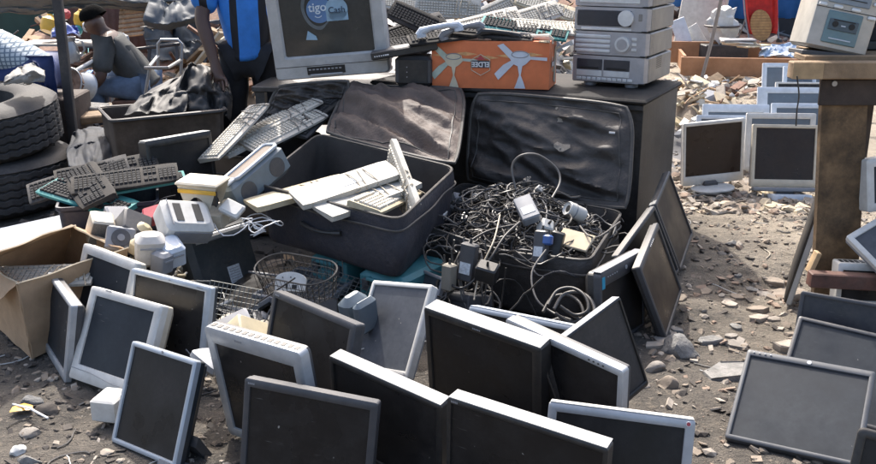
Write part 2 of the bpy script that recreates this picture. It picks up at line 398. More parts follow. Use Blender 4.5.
stone(728, 370, .10, .18, 14, 'broad grey stone slab left of the reclining grey monitor', CON, SG, 30, True)
stone(640, 386, .03, .6, 15, 'small rounded stone near the foot of the leaning dark panel', G3, SG)
stone(786, 278, .10, .2, 16, 'long tan slab lying left of the dark edge of the standing panel', G2, SG, 25, True)
stone(732, 245, .035, .5, 17, 'dark stone at the edge of the dug gully', CON, SG)
stone(704, 200, .05, .3, 18, 'dark flat stone near the loop of wire on the ground', G1, SG, 20, True)
stone(120, 383, .03, .6, 21, 'brown stone between the two white monitors at left', G2, SG)
stone(35, 396, .038, .6, 22, 'dark grey stone nearest the yellow scrap', CON, SG)
stone(45, 408, .036, .55, 23, 'flat dark stone just right of the yellow scrap', G1, SG)
stone(30, 428, .03, .5, 24, 'grey stone below the yellow scrap', STN, SG)
stone(18, 447, .025, .7, 25, 'white pebble at the lower left corner', G5, SG)
stone(30, 458, .033, .7, 26, 'grey brown stone at the bottom left corner', CON, SG)
stone(107, 447, .022, .6, 27, 'small tan stone by the corner of the silver portrait monitor', G3, SG)
stone(790, 345, .05, .5, 28, 'pale block behind the grey reclining monitor', G3, SG, 10, True)
for i in range(26):
    rr = random.Random(900 + i); x = rr.uniform(655, 775); y = rr.uniform(262, 345)
    stone(x, y, rr.uniform(.018, .045), .3, 200 + i, 'flat broken stone chip on the dirt between the black and the grey monitors', [STN, G2, G3, CON][i % 4], 'broken stone chips on the dirt path', rr.uniform(0, 180), True)
# stick, yellow scrap, wire on the ground
p0, p1 = on(13, 404, .02), on(48, 418, .02)
mb = MB(); mb.tube([p0, (p0 + p1) / 2 + Vector((0, .004, .006)), p1], .0035, 6); tag(mb.build('plastic_stick', WHT), 'thin white stick lying by the yellow scrap', 'stick')
p0 = on(22, 409, .012); mb = MB()
mb.loft([[(-.035, -.015, 0), (0, -.022, .006), (.035, -.010, .0)], [(-.03, .008, .007), (.004, .01, .012), (.03, .014, .004)], [(-.02, .03, 0), (.0, .034, .004), (.022, .026, .0)]], closed=False)
tag(mb.build('plastic_scrap', PYL, None, p0, (0, 0, 10)), 'crumpled yellow plastic scrap on the dirt', 'scrap')
pts = [on(688, 197, .01), on(705, 194, .012), on(722, 195, .012), on(734, 201, .012), on(733, 208, .012), on(722, 213, .012), on(706, 214, .01)]
mb = MB(); mb.tube(pts, .007, 7); tag(mb.build('cable', CG), 'curved grey cable lying on the rubble below the round monitor foot', 'cable')

# ------------------------------------------------------------------ monitors
def monitor(name, label, w_, h_, c, yaw, tilt, roll, bez=(.02, .02, .02, .03), fm=PB, bm_=PB, sm=SCR, d=.055, fd=.022, rad=.008, topm=None,
            bulge=.5, feats=(), stand=None, group='flat monitors laid out on the dirt', cat='monitor', lip=.004, ):
    """local: x right, y into the panel, z up, origin bottom centre of the front face"""
    o = root(name)
    Rm = Matrix.Rotation(R(yaw), 3, 'Z') @ Matrix.Rotation(-R(tilt), 3, 'X') @ Matrix.Rotation(R(roll), 3, 'Y')
    base = Vector(c) - Rm @ Vector((0, 0, h_ / 2))
    pose(o, base, yaw, tilt, roll); tag(o, label, cat, group)
    L_, R_, T_, B_ = bez
    def loop(wi, hi, y, cx=0, cz=None, r=rad): return [(px + cx, y, pz + (h_ / 2 if cz is None else cz)) for px, pz in rrect(wi, hi, r, 3)]
    iw, ih = w_ - L_ - R_, h_ - T_ - B_; icx, icz = (L_ - R_) / 2, B_ + ih / 2
    mb = MB()
    mb.loft([loop(w_, h_, fd), loop(w_, h_, .003), loop(w_ - .006, h_ - .006, 0), loop(iw + .003, ih + .003, 0, icx, icz, .002),
             loop(iw, ih, .001, icx, icz, .0015), loop(iw - .002, ih - .002, lip + .003, icx, icz, .001)])
    mb.build('bezel', fm, o, smooth=40)
    s2 = MB(); s2.box((icx, lip + .004, icz), (iw + .001, .003, ih + .001)); s2.build('screen', sm, o, smooth=0)
    b = MB(); s_ = .985
    b.loft([loop(w_ * s_, h_ * s_, fd - .004), loop(w_ * s_, h_ * s_, fd + (d - fd) * .45), loop(w_ * .93, h_ * .92, fd + (d - fd) * .7),
            loop(w_ * bulge, h_ * bulge, d), ], None, 0, True, True)
    if bulge < .8:
        for k in range(7): b.box((0, d * .86 - .0005, h_ * .86 - k * .006), (w_ * .5, .004, .002))
    b.build('back_cover', bm_, o, smooth=30)
    if topm:
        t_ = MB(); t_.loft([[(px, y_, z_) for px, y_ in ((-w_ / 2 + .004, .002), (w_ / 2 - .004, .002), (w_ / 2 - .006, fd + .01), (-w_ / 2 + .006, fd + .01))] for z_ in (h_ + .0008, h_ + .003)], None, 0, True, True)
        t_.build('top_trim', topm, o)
    for ft in feats:
        k = ft[0]
        if k == 'buttons':   # (kind, x, z, n, step, mat, vertical)
            _, x, z, n, st, m_, vert = ft; q = MB()
            for i in range(n): q.box((x + (0 if vert else i * st), -.001, z + (i * st if vert else 0)), (.006, .004, .004) if not vert else (.004, .004, .006), bev=.001)
            q.build('buttons', m_, o)
        elif k == 'badge':
            _, x, z, r_, m_ = ft; MB().disc((x, 0, z), r_, 'y', 20, h=.002).build('badge', m_, o)
        elif k == 'mark':
            _, x, z, ww, m_ = ft; q = MB(); n = 5
            for i in range(n): q.box((x + (i - n / 2) * ww / n, -.0006, z), (ww / n * .65, .001, .005))
            q.build('maker_mark', m_, o, smooth=0)
        elif k == 'vents':
            q = MB(); n = ft[1]
            for i in range(n): q.box((-w_ / 2 + (i + 1) * w_ / (n + 1), fd * .6, h_ + .0006), (w_ / (n + 1) * .62, fd * .5, .002))
            q.build('vents', BLK, o, smooth=0)
        elif k == 'sticker':
            _, x, z, ww, hh, m_ = ft; MB().box((x, -.0008, z), (ww, .001, hh)).build('sticker', m_, o, smooth=0)
        elif k == 'backlabel':
            _, x, z, ww, hh = ft; q = MB(); q.box((x, d + .0012, z), (ww, .001, hh)); lb = q.build('rating_label', LBL, o, smooth=0)
            q = MB()
            for i in range(7): q.box((x, d + .002, z - hh / 2 + (i + .8) * hh / 8), (ww * .8, .0006, hh * .035))
            q.build('label_print', GPR, lb, smooth=0)
        elif k == 'chinwave':
            pts = [(-w_ / 2 + w_ * i / 14, -.001, B_ * .72 - .012 * math.sin(max(0, min(1, (i - 3) / 6)) * math.pi / 2) ** 2 + (.006 if i > 11 else 0)) for i in range(15)]
            MB().tube(pts, .0012, 4).build('trim_line', GPR, o)
        elif k == 'speaker_bar':
            q = MB(); q.box((0, .006, -.016), (w_ * .98, .03, .03), bev=.006); q.build('speaker_bar', ft[1], o)
    if stand:
        kind, m_ = stand[0], stand[1]
        if kind == 'neck':
            q = MB(); q.loft([[(x, y, z) for x, y in ((-a, d * .5), (a, d * .5), (a, d + .02), (-a, d + .02))] for z, a in ((.10, .05), (-.03, .035), (-.06, .04))], None, 0, True, True)
            q.build('stand_neck', m_, o)
            q = MB(); q.loft([[(px, py + .03, z) for px, py in rrect(.24 * s, .18 * s, .07, 5)] for z, s in ((-.075, 1), (-.068, 1), (-.058, .9))], None, 0, True, True); q.build('stand_base', m_, o)
        elif kind == 'folded':   # foot folded up behind the panel
            q = MB(); q.loft([[(px, d + .006 + y, pz + h_ * stand[2]) for px, pz in rrect(.20, .15, .06, 5)] for y in (0, .012, .022)], None, 0, True, True); q.build('stand_base', m_, o)
            q = MB(); q.box((0, d + .012, h_ * .45), (.07, .03, h_ * .4), bev=.006); q.build('stand_neck', m_, o)
    return o
MON = {
    'm1': {'c': [-0.848, 2.5119, 0.1438], 'r': [-36.96, 22.56, -2.74], 'w': 0.3001, 'h': 0.3115},
    'm2': {'c': [-1.0849, 2.897, 0.1675], 'r': [-30.42, 24.76, 0.72], 'w': 0.3444, 'h': 0.3204},
    'm3': {'c': [-1.3651, 3.1007, 0.14], 'r': [-56.12, 10.3, 1.78], 'w': 0.3684, 'h': 0.2843},
    'm4': {'c': [-1.2496, 3.2339, 0.1804], 'r': [-36.66, 18.88, 1.95], 'w': 0.3304, 'h': 0.3701},
    'm5': {'c': [-0.9322, 2.9807, 0.2041], 'r': [-29.44, 12.87, 0.87], 'w': 0.3705, 'h': 0.3102},
    'm6': {'c': [-0.5074, 2.4378, 0.2015], 'r': [-35.23, -16.9, -2.15], 'w': 0.3836, 'h': 0.3748},
    'm7': {'c': [-0.3494, 2.2062, 0.1738], 'r': [-15.05, 7.05, 3.76], 'w': 0.3755, 'h': 0.3118},
    'm8': {'c': [-0.4015, 2.5872, 0.2577], 'r': [-40.87, 13.36, 2.16], 'w': 0.3701, 'h': 0.3101},
    'm9': {'c': [-0.178, 3.1459, 0.1162], 'r': [-48.38, 33.59, -12.54], 'w': 0.3093, 'h': 0.3439},
    'm10': {'c': [-0.1476, 2.2988, 0.1781], 'r': [-36.62, -7.59, 5.38], 'w': 0.3884, 'h': 0.3116},
    'm11': {'c': [0.132, 2.606, 0.186], 'r': [-37.65, -8.84, 3.35], 'w': 0.424, 'h': 0.3413},
    'm12': {'c': [0.2038, 2.028, 0.183], 'r': [-30.94, -3.43, 2.79], 'w': 0.4287, 'h': 0.3318},
    'm13': {'c': [0.3592, 2.4982, 0.1857], 'r': [-45.77, -7.76, 4.35], 'w': 0.4257, 'h': 0.3315},
    'm14': {'c': [0.4541, 2.1141, 0.1554], 'r': [-11.94, 14.9, 1.88], 'w': 0.3697, 'h': 0.31},
    'm15': {'c': [0.4872, 2.6098, 0.1974], 'r': [37.31, 13.12, -15.23], 'w': 0.3704, 'h': 0.3163},
    'm16': {'c': [0.8765, 3.4473, 0.1895], 'r': [63.2, 19.3, -12.93], 'w': 0.3633, 'h': 0.3246},
    'm17': {'c': [1.1084, 4.2057, 0.2085], 'r': [63.05, 20.39, -12.93], 'w': 0.3609, 'h': 0.3546},
    'm18': {'c': [0.8589, 3.5869, 0.2066], 'r': [51.36, 16.71, -18.16], 'w': 0.3868, 'h': 0.3221},
    'm19': {'c': [0.6988, 3.2915, 0.1586], 'r': [53.46, 4.74, 1.28], 'w': 0.3701, 'h': 0.31},
    'm20': {'c': [-0.902, 3.7691, 0.1505], 'r': [58.65, 20.0, 1.97], 'w': 0.368, 'h': 0.3294},
    'm21': {'c': [-0.7968, 3.6268, 0.0522], 'r': [-76.16, 77.6, -38.58], 'w': 0.3703, 'h': 0.31},
    'm22': {'c': [-0.5348, 3.6256, 0.1022], 'r': [-20.43, 89.13, 3.52], 'w': 0.31, 'h': 0.36},
    'm23': {'c': [-0.0703, 3.503, 0.1007], 'r': [-61.76, 21.98, -5.93], 'w': 0.2461, 'h': 0.1993},
    'm24': {'c': [0.0475, 3.418, 0.0669], 'r': [-47.98, 14.22, -8.64], 'w': 0.192, 'h': 0.1489},
    'm25': {'c': [0.2498, 2.7625, 0.1571], 'r': [-39.92, 15.34, -4.75], 'w': 0.4162, 'h': 0.2987},
    'm26': {'c': [1.0888, 2.5434, 0.0916], 'r': [-30.12, 57.09, -1.75], 'w': 0.3743, 'h': 0.3287},
    'm27': {'c': [1.372, 2.7333, 0.1163], 'r': [-27.43, 51.93, 4.39], 'w': 0.5, 'h': 0.34},
    'm28': {'c': [1.4661, 2.9643, 0.1384], 'r': [-25.61, 11.99, 1.63], 'w': 0.46, 'h': 0.27},
    'm29': {'c': [1.1531, 1.9143, 0.1654], 'r': [-23.77, 14.18, 5.02], 'w': 0.37, 'h': 0.31},
    'b1': {'c': [1.6616, 5.5471, 0.2138], 'r': [9.01, -0.02, -3.69], 'w': 0.3893, 'h': 0.385},
    'b2': {'c': [2.0652, 5.4718, 0.2291], 'r': [2.02, 12.19, 1.37], 'w': 0.3801, 'h': 0.3716},
}
MON['m9'] = {'c': [-.17, 3.005, .176], 'r': MON['m9']['r'], 'w': .295, 'h': .328}
def mon(key, name, label, **k):
    m = MON[key]; c = list(m['c']); dz = k.pop('dz', 0); c[2] += dz
    r = list(m['r']); 
    if 'tilt' in k: r[1] = k.pop('tilt')
    return monitor(name, label, k.pop('w', m['w']), k.pop('h', m['h']), c, *r, **k)
FM = 'flat_monitor'
o1 = mon('m1', FM, 'portrait monitor with thin blue silver bezel and a folded foot behind, lower left', bez=(.014, .014, .014, .014), fm=PSB, bm_=PNV, d=.06, fd=.02, bulge=.9,
    feats=[('badge', 0, .307, .004, GPR)], stand=None)
q = MB(); q.loft([[(px + .12, .11 + py, z) for px, py in rrect(.17, .23, .07, 5)] for z in (-.01, .0, .01)], None, 0, True, True); q.build('stand_base', PG, o1)
q = MB(); q.loft([[(.12 + a, .055, z + .06), (.12 + a, .14, z), (.12 + a, .15, z + .02), (.12 + a, .06, z + .09)] for a, z in ((-.04, 0), (.04, 0))], None, 0, True, True); q.build('stand_neck', PDG, o1)
mon('m2', FM, 'white monitor with thick bezel and a curved line on its wide chin', bez=(.032, .032, .028, .052), fm=PW, bm_=PCR, d=.085, fd=.03, bulge=.86, sm=SCK,
    feats=[('chinwave',), ('mark', -.08, .318, .03, GPR)])
mon('m3', FM, 'silver framed monitor turned almost edge on beside the cardboard box', bez=(.026, .03, .014, .03), fm=PSV, bm_=PDG, sm=SCK, d=.06, bulge=.8)
mon('m4', FM, 'dirty white framed monitor leaning between the cardboard box and the row in front', bez=(.03, .03, .034, .03), fm=PW, bm_=PCR, sm=SCK, d=.07, bulge=.8)
mon('m5', FM, 'pale silver framed wide monitor behind the white one, with grimy dark screen', bez=(.02, .026, .018, .02), fm=PSB, bm_=PNV, d=.06, bulge=.85, feats=[('badge', 0, .302, .003, GPR), ('mark', .14, .301, .03, GPR)])
mon('m6', FM, 'silver monitor with a row of vent slots along its thick rounded top', bez=(.032, .034, .05, .03), fm=PSV, bm_=PDG, d=.06, fd=.035, rad=.016, bulge=.7, tilt=-8, feats=[('vents', 14), ('mark', -.05, .355, .03, GPR)])
mon('m7', FM, 'charcoal framed monitor with a faint maker mark at upper left, front row left of centre', bez=(.017, .02, .022, .02), fm=PDG, bm_=PDG, topm=None, d=.055, feats=[('mark', -.165, .3, .02, GPR)])
mon('m8', FM, 'dark monitor with grey bezel and broad top edge left of the pale portrait one', bez=(.016, .022, .02, .02), fm=PDG, bm_=PDG, d=.06, fd=.03, feats=[('mark', -.16, .3, .02, GPR)])
mon('m9', FM, 'white framed portrait monitor leaning back with a pale grey dusty screen', bez=(.015, .016, .016, .022), fm=PW, bm_=PG, sm=SCG, d=.05, fd=.03, feats=[('badge', .13, .012, .004, GPR)])
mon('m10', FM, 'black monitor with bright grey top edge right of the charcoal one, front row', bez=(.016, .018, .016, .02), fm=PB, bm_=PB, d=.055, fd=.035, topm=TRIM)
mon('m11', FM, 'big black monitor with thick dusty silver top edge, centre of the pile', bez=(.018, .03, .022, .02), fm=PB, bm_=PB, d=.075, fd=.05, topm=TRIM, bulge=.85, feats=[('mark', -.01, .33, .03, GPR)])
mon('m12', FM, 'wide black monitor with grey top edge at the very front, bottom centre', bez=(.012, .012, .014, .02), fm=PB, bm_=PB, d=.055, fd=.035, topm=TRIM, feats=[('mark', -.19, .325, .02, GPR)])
mon('m13', FM, 'silver framed monitor with small buttons on its top right edge, behind the big black one', bez=(.014, .016, .02, .02), fm=PSV, bm_=PDG, d=.06, fd=.03, rad=.01, bulge=.85, feats=[('buttons', .10, .322, 4, .016, BLK, False)])
o14 = mon('m14', FM, 'white framed monitor with a small round red sticker in the top right corner, bottom row', bez=(.022, .024, .022, .02), fm=PSV, bm_=PG, d=.06, fd=.02, topm=PW, feats=[('badge', .168, .300, .0065, WHT)])  # greyer bezel and white top strip: backlit shade and sunlit top painted in
MB().disc((.168, -.002, .300), .005, 'y', 16, h=.0006).build('sticker', PRD, o14)
mon('m15', FM, 'matt dark panel with thin silver edge leaning sideways toward the stones', bez=(.008, .008, .006, .018), fm=PB, bm_=PB, sm=mat('matt_screen', (.03, .027, .027), .6, dust=.2, dscale=8), d=.045, fd=.02, topm=PG)
mon('m16', FM, 'black monitor standing on its side with buttons along the upper left edge, nearest the suitcase', bez=(.014, .012, .024, .012), fm=PDG, bm_=PB, sm=SCB, d=.05, fd=.02, feats=[('buttons', .0, .313, 5, .014, WHT, False)])
mon('m17', FM, 'black monitor standing on its side against the right end of the black cabinet', bez=(.014, .012, .018, .014), fm=PDG, bm_=PNV, sm=SCB, d=.05, fd=.02)
mon('m18', FM, 'black monitor on its side squeezed between two others by the cabinet end', bez=(.014, .012, .016, .014), fm=PDG, bm_=PB, sm=SCR, d=.05, fd=.02)
o19 = mon('m19', FM, 'black monitor upside down with a blue sticker and buttons on its curved edge', bez=(.012, .012, .055, .014), fm=PDG, bm_=PB, d=.085, fd=.03, rad=.02, topm=PG, feats=[('buttons', -.13, .285, 5, .018, GPR, False), ('badge', .02, .285, .008, PSV),
    ('sticker', -.165, .27, .022, .045, mat('blue_sticker', (.02, .30, .48), .5))])
mb_back = dict(bez=(.02, .02, .02, .02), fm=PNV, bm_=PNV)
# the back of a black monitor: screen turned away
m = MON['m20']; mr = m['r']; R20 = Matrix.Rotation(R(mr[0] + 180), 3, 'Z') @ Matrix.Rotation(R(mr[1]), 3, 'X') @ Matrix.Rotation(-R(mr[2]), 3, 'Y')
o20 = monitor(FM, 'black monitor seen from behind with a white label sticker', m['w'], m['h'], Vector(m['c']) - R20 @ Vector((0, .06, 0)), mr[0] + 180, -mr[1], -mr[2], bez=(.02, .02, .02, .02), fm=PNV, bm_=mat('slate_black_plastic', (.028, .036, .042), .4, dust=.3), d=.075, fd=.03, bulge=.86,
    feats=[('backlabel', -.02, .10, .07, .085)])
q = MB(); q.tube([(-.15, .074, .285), (.14, .074, .285)], .017, 8); q.build('highlit_ridge', PSV, o20)  # silver colour paints the shiny highlight onto the black back's ridge
mon('m21', FM, 'black monitor lying almost flat under the wire basket', bez=(.012, .012, .012, .012), fm=PG, bm_=PB, d=.05, fd=.02, dz=.03)
mon('m22', FM, 'grey edged monitor lying flat behind the dark monitor with the grey bezel', bez=(.016, .018, .016, .018), fm=PG, bm_=PB, sm=SCG, d=.05, fd=.025)
mon('m23', FM, 'small grey laptop sized screen with light frame in front of the cable suitcase', bez=(.012, .012, .012, .012), fm=PG, bm_=PG, sm=SCG, d=.03, fd=.014)
mon('m24', 'disc_drive', 'dark grey disc drive lying below the power adapters', bez=(.01, .01, .03, .01), fm=PDG, bm_=PDG, sm=PDG, d=.14, fd=.1, bulge=.95, cat='disc drive', group=None)
mon('m25', FM, 'pale blue topped monitor lying behind the big black one below the cable suitcase', bez=(.014, .014, .016, .014), fm=PSB, bm_=PNV, d=.05, fd=.03, topm=PBW)
mon('m26', FM, 'grey framed wide monitor reclining at right with four small buttons and a round silver badge', bez=(.013, .015, .022, .014), fm=mat('slate_plastic', (.055, .064, .078), .45, dust=.25), bm_=PDG, sm=SCK, d=.05, fd=.02, dz=.03,
    feats=[('buttons', -.165, .318, 4, .017, PSV, False), ('badge', .0, .317, .007, PSV)])
mon('m27', FM, 'dark slate screened monitor partly under the reclining grey one at right', bez=(.014, .014, .014, .014), fm=PDG, bm_=PDG, sm=SCK, d=.05, fd=.02)
mon('m28', FM, 'dark navy monitor propped against the red brown rail of the workbench', bez=(.014, .014, .012, .014), fm=PDG, bm_=PDG, sm=mat('navy_screen', (.014, .018, .028), .4, dust=.2), d=.05, fd=.02)
mon('m29', FM, 'black monitor corner at the bottom right of the yard', bez=(.02, .02, .02, .02), fm=PB, bm_=PB, d=.05, fd=.02, rad=.014)
# back row
GB = 'pale monitors in rows on the rubble'
mon('b1', FM, 'brown screened monitor with white bezel and round white foot on the rubble', bez=(.018, .018, .02, .055), fm=PW, bm_=PG, sm=SCB, d=.06, stand=None, group=GB, dz=.02)
b1c = Vector(MON['b1']['c'])
ob = [o for o in bpy.data.objects if o.get('label', '').startswith('brown screened')][0]
q = MB(); q.loft([[(px - .02, -.04 + py, z) for px, py in rrect(.26 * s, .20 * s, .099 * s, 7)] for z, s in ((-.02, 1), (-.012, 1), (-.004, .8))], None, 0, True, True); q.build('stand_base', PW, ob)
q = MB(); q.box((-.02, .0, .0), (.09, .05, .04), bev=.01); q.build('stand_neck', PDG, ob)
ob = mon('b2', FM, 'cream framed brown screened monitor standing left of the workbench post', w=.40, bez=(.022, .022, .02, .045), fm=PCR, bm_=PG, sm=SCB, d=.06, group=GB)
q = MB(); q.box((0, -.0, -.013), (.38, .05, .024), bev=.006); q.build('speaker_bar', PG, ob)
q = MB(); q.loft([[(px + .02, -.02 + py, z) for px, py in rrect(.24 * s, .18 * s, .03, 3)] for z, s in ((-.085, 1), (-.05, 1), (-.04, .96))], None, 0, True, True); q.build('stand_base', PBW, ob)
q = MB(); q.box((.02, .02, -.03), (.13, .05, .03), bev=.004); q.build('stand_neck', PDG, ob)
def stand_mon(x, y, Y, w_, h_, label, bez=(.03, .03, .03, .03), fm=PBW, sm=SCL, yaw=-3, tilt=14, top=True, **k):  # default frame colour: skylight blue of shaded white plastic painted in
    p = at(x, y, Y); Rm = Matrix.Rotation(R(yaw), 3, 'Z') @ Matrix.Rotation(-R(tilt), 3, 'X')
    c = Vector(p) + Rm @ Vector((w_ / 2, 0, -h_ / 2))
    return monitor(FM, label, w_, h_, c, yaw, tilt, 0, bez=bez, fm=fm, bm_=PBW, sm=sm, d=.055, group=GB, **k)
stand_mon(697, 115, 6.2, .40, .35, 'pale blue framed monitor just behind the brown screened one with the round foot', bez=(.03, .03, .025, .03), tilt=10)
stand_mon(747, 113, 6.0, .44, .37, 'white framed monitor just behind the cream framed one', bez=(.035, .035, .035, .04), fm=PW, tilt=8)
stand_mon(703, 104, 6.55, .46, .36, 'pale blue monitor with wide top frame in the third row back, left side', bez=(.04, .04, .055, .04))
stand_mon(772, 103, 6.7, .44, .36, 'pale blue monitor with wide screen peeking over the white framed one', bez=(.035, .035, .035, .04))
stand_mon(758, 87, 7.15, .55, .39, 'pale blue monitor with a narrow dark strip of screen showing, second from the back', bez=(.075, .075, .045, .04))
stand_mon(763, 63, 7.9, .56, .50, 'tallest pale blue monitor at the back of the rows by the orange board', bez=(.035, .04, .035, .04))
stand_mon(784, 66, 7.6, .26, .44, 'pale inner frame propped against the tallest pale blue monitor', bez=(.03, .03, .05, .03), tilt=12)
stand_mon(776, 82, 7.5, .40, .40, 'white trimmed dark monitor lodged between the two rearmost pale ones', bez=(.02, .02, .014, .03), fm=PW, sm=SCR, tilt=12)
# edge on panel between the rubble and the workbench post
eb = on(791, 306, 0); eU = Vector((math.cos(R(67)), math.sin(R(67)), 0)); eR = Matrix.Rotation(R(67), 3, 'Z') @ Matrix.Rotation(R(11), 3, 'X')
monitor(FM, 'monitor seen edge on with a pale blue rim, standing against the workbench post', .34, .47, eb + eU * .17 + eR @ Vector((0, 0, .235)), 67, -11, 0, bez=(.014, .014, .014, .014), fm=PSB, bm_=PB, d=.042, topm=PSB)
# white monitors behind the post
GW = 'monitors stacked behind the workbench post'
def wm(x, y, Y, w_, h_, label, yaw, tilt, roll=0, **k):
    p = at(x, y, Y); Rm = Matrix.Rotation(R(yaw), 3, 'Z') @ Matrix.Rotation(-R(tilt), 3, 'X') @ Matrix.Rotation(R(roll), 3, 'Y')
    c = p + Rm @ Vector((w_ / 2, 0, -h_ / 2)); return monitor(FM, label, w_, h_, c, yaw, tilt, roll, group=GW, **k)
wm(867, 160, 3.42, .30, .20, 'white cased monitor with thick white side at the right edge behind the post', 12, 8, -4, bez=(.03, .03, .03, .03), fm=PW, bm_=PW, d=.09, fd=.05, sm=SCK)
wm(846, 236, 3.32, .40, .30, 'white framed grey screen lying tilted above the lowest white one behind the post', -12, 48, -38, bez=(.02, .02, .022, .02), fm=PW, bm_=PG, sm=SCG, d=.06)
wm(839, 263, 3.30, .36, .16, 'white topped monitor with ribbed vents lying on the red brown rail', -8, 8, 0, bez=(.018, .018, .026, .02), fm=PW, bm_=PCR, sm=SCR, d=.12, fd=.08, feats=[('vents', 18)])

# ------------------------------------------------------------------ cabinet, cloth covered table and things on them
U = Vector((.891, -.454, 0)); V = Vector((.454, .891, 0))      # along the cabinet front (to the right), and back
CF = Vector((.97, 4.38, 0)); CY = math.degrees(math.atan2(U.y, U.x))
cab = root('cabinet', CF - U * .74 , (0, 0, CY)); tag(cab, 'long black chipboard cabinet carrying the fan box and the hifi', 'cabinet')
q = MB(); q.box((0, .36, .36), (1.46, .68, .71), bev=.004); q.build('carcass', DRS, cab)
q = MB(); q.box((0, .35, .7275), (1.50, .74, .022), bev=.008); q.build('top_board', mat('worn_black_top', (.016, .016, .017), .75, var=.3, dust=.15, spec=.2, bump=.2), cab)
q = MB(); q.box((0, .018 - .02, .7), (1.47, .012, .028), bev=.004); q.build('front_rail', DRS, cab)
tb = root('low_table', (-.60, 5.15, 0), (0, 0, -6)); tag(tb, 'low black table hidden under cloth carrying the television', 'table')
q = MB(); q.box((0, .1, .70), (.74, .62, .03), bev=.005); q.build('table_top', DRS, tb)
for a in (-.33, .33):
    for b in (-.17, .37): MB().box((a, b, .343), (.05, .05, .684)).build('leg', DRS, tb)

def television():
    o = root('television'); tag(o, 'grey tube television with a pale circular logo on its dark glass', 'television')
    pose(o, at(333, 78, 4.92) + Vector((0, 0, .005)), -4, -3, -5)
    W, Hh = .60, .50
    q = MB()
    def lp(w_, h_, y, cx=0, cz=Hh / 2, r=.02): return [(px + cx, y, pz + cz) for px, pz in rrect(w_, h_, r, 4)]
    iw, ih = .468, .345; cz = .118 + ih / 2
    q.loft([lp(W, Hh, .10), lp(W, Hh, .01), lp(W - .012, Hh - .012, 0), lp(iw + .02, ih + .02, .0, 0, cz, .012), lp(iw, ih, .012, 0, cz, .01), lp(iw, ih, .02, 0, cz, .01)])
    q.build('front_frame', mat('tv_grey', (.44, .445, .44), .45, metal=.1, dust=.35, dustcol=(.22, .19, .16)), o)
    # faintly bulging glass
    n = 14; vs = []; fs = []
    for j in range(n + 1):
        for i in range(n + 1):
            u, v = i / n - .5, j / n - .5
            vs.append((u * iw * 1.01, .016 - .012 * (1 - 4 * u * u) * (1 - 4 * v * v), cz + v * ih * 1.01))
    for j in range(n):
        for i in range(n): a = j * (n + 1) + i; fs.append((a, a + 1, a + n + 2, a + n + 1))
    q = MB(); q.add(vs, fs); glass = q.build('screen_glass', mat('crt_glass', (.03, .034, .034), .16, dust=.3, dustcol=(.13, .13, .12)), o)
    pb = mat('logo_blue', (.09, .20, .40), .3, var=.15, dust=.2); lb = mat('logo_pale_blue', (.27, .43, .56), .3, var=.15, dust=.2); sh = mat('logo_smoke', (.10, .125, .14), .3, var=.3, vscale=12)
    gx, gz, gy = .0, cz + .060, .0035
    # loop shape behind
    ring = [(gx - .035 + .085 * math.cos(t) * (1 + .1 * math.sin(t)), gy, gz + .105 * math.sin(t)) for t in [2 * math.pi * k / 40 for k in range(40)]]
    L0 = [(x, gy + .0015, z) for x, y, z in ring]; L1 = [(gx - .035 + (x - gx + .035) * .80, gy, gz + (z - gz) * .82) for x, y, z in ring]
    q = MB(); q.loft([L0, L1]); q.build('logo_ring', sh, glass, smooth=0)
    q = MB(); q.disc((gx - .028, gy, gz - .005), .066, 'y', 32, h=.001); q.build('logo_disc', pb, glass, smooth=0)
    q = MB(); q.disc((gx + .062, gy - .001, gz - .008), .058, 'y', 32, h=.001); q.box((gx + .062, gy - .0015, gz - .044), (.112, .001, .042)); q.build('logo_disc', lb, glass, smooth=0)
    text_mesh('logo_word', 'tigo', .062, mat('logo_white', (.62, .70, .76), .4), glass, (gx - .035, gy - .0035, gz + .008), (90, 0, 0), bold=.0006)
    text_mesh('logo_word', 'Cash', .044, mat('logo_dark', (.03, .06, .11), .4), glass, (gx + .063, gy - .0045, gz - .012), (90, 0, 0), bold=.0004)
    sm_ = MB(); sm_.tube([(gx - .035 + .018 * math.cos(t), gy - .0035, gz - .03 + .012 * math.sin(t)) for t in [math.pi * (1.1 + .8 * k / 8) for k in range(9)]], .0022, 5); sm_.build('logo_smile', MATS['logo_white'], glass)
    q = MB(); q.loft([[(gx - .115, gy, gz - .15), (gx - .055, gy - .001, gz - .155), (gx - .06, gy - .001, gz - .135), (gx - .10, gy, gz - .105)], [(gx - .115, gy - .001, gz - .15), (gx - .055, gy - .002, gz - .155), (gx - .06, gy - .002, gz - .135), (gx - .10, gy - .001, gz - .105)]], None, 0, True, True)
    q.build('logo_tail', MATS['logo_pale_blue'], glass, smooth=0)
    q = MB(); q.disc((-.02, -.001, .082), .011, 'y', 20, h=.002); q.build('badge', PSV, o)
    # split line, flap with controls, speaker strips
    q = MB(); q.box((0, -.0008, .066), (W - .012, .002, .0025)); q.build('seam', BLK, o, smooth=0)
    q = MB(); q.box((-.03, -.0005, .040), (.20, .006, .040)); fl = q.build('control_recess', BLK, o, smooth=0)
    q = MB()
    for k in range(9): q.box((-.115 + k * .02, -.004, .046), (.013, .003, .007), bev=.001)
    q.build('control_buttons', GPR, fl)
    q = MB(); q.box((-.03, -.007, .018), (.17, .010, .010), bev=.002); q.build('flap', PSV, fl)
    q = MB(); q.loft([lp(W * .985, Hh * .985, .098), lp(W * .97, Hh * .97, .20), lp(W * .74, Hh * .78, .24, 0, Hh * .44), lp(W * .66, Hh * .66, .42, 0, Hh * .42), lp(W * .5, Hh * .5, .47, 0, Hh * .4)], None, 0, True, True)
    q.build('back_cover', PG, o)
    return o
television()

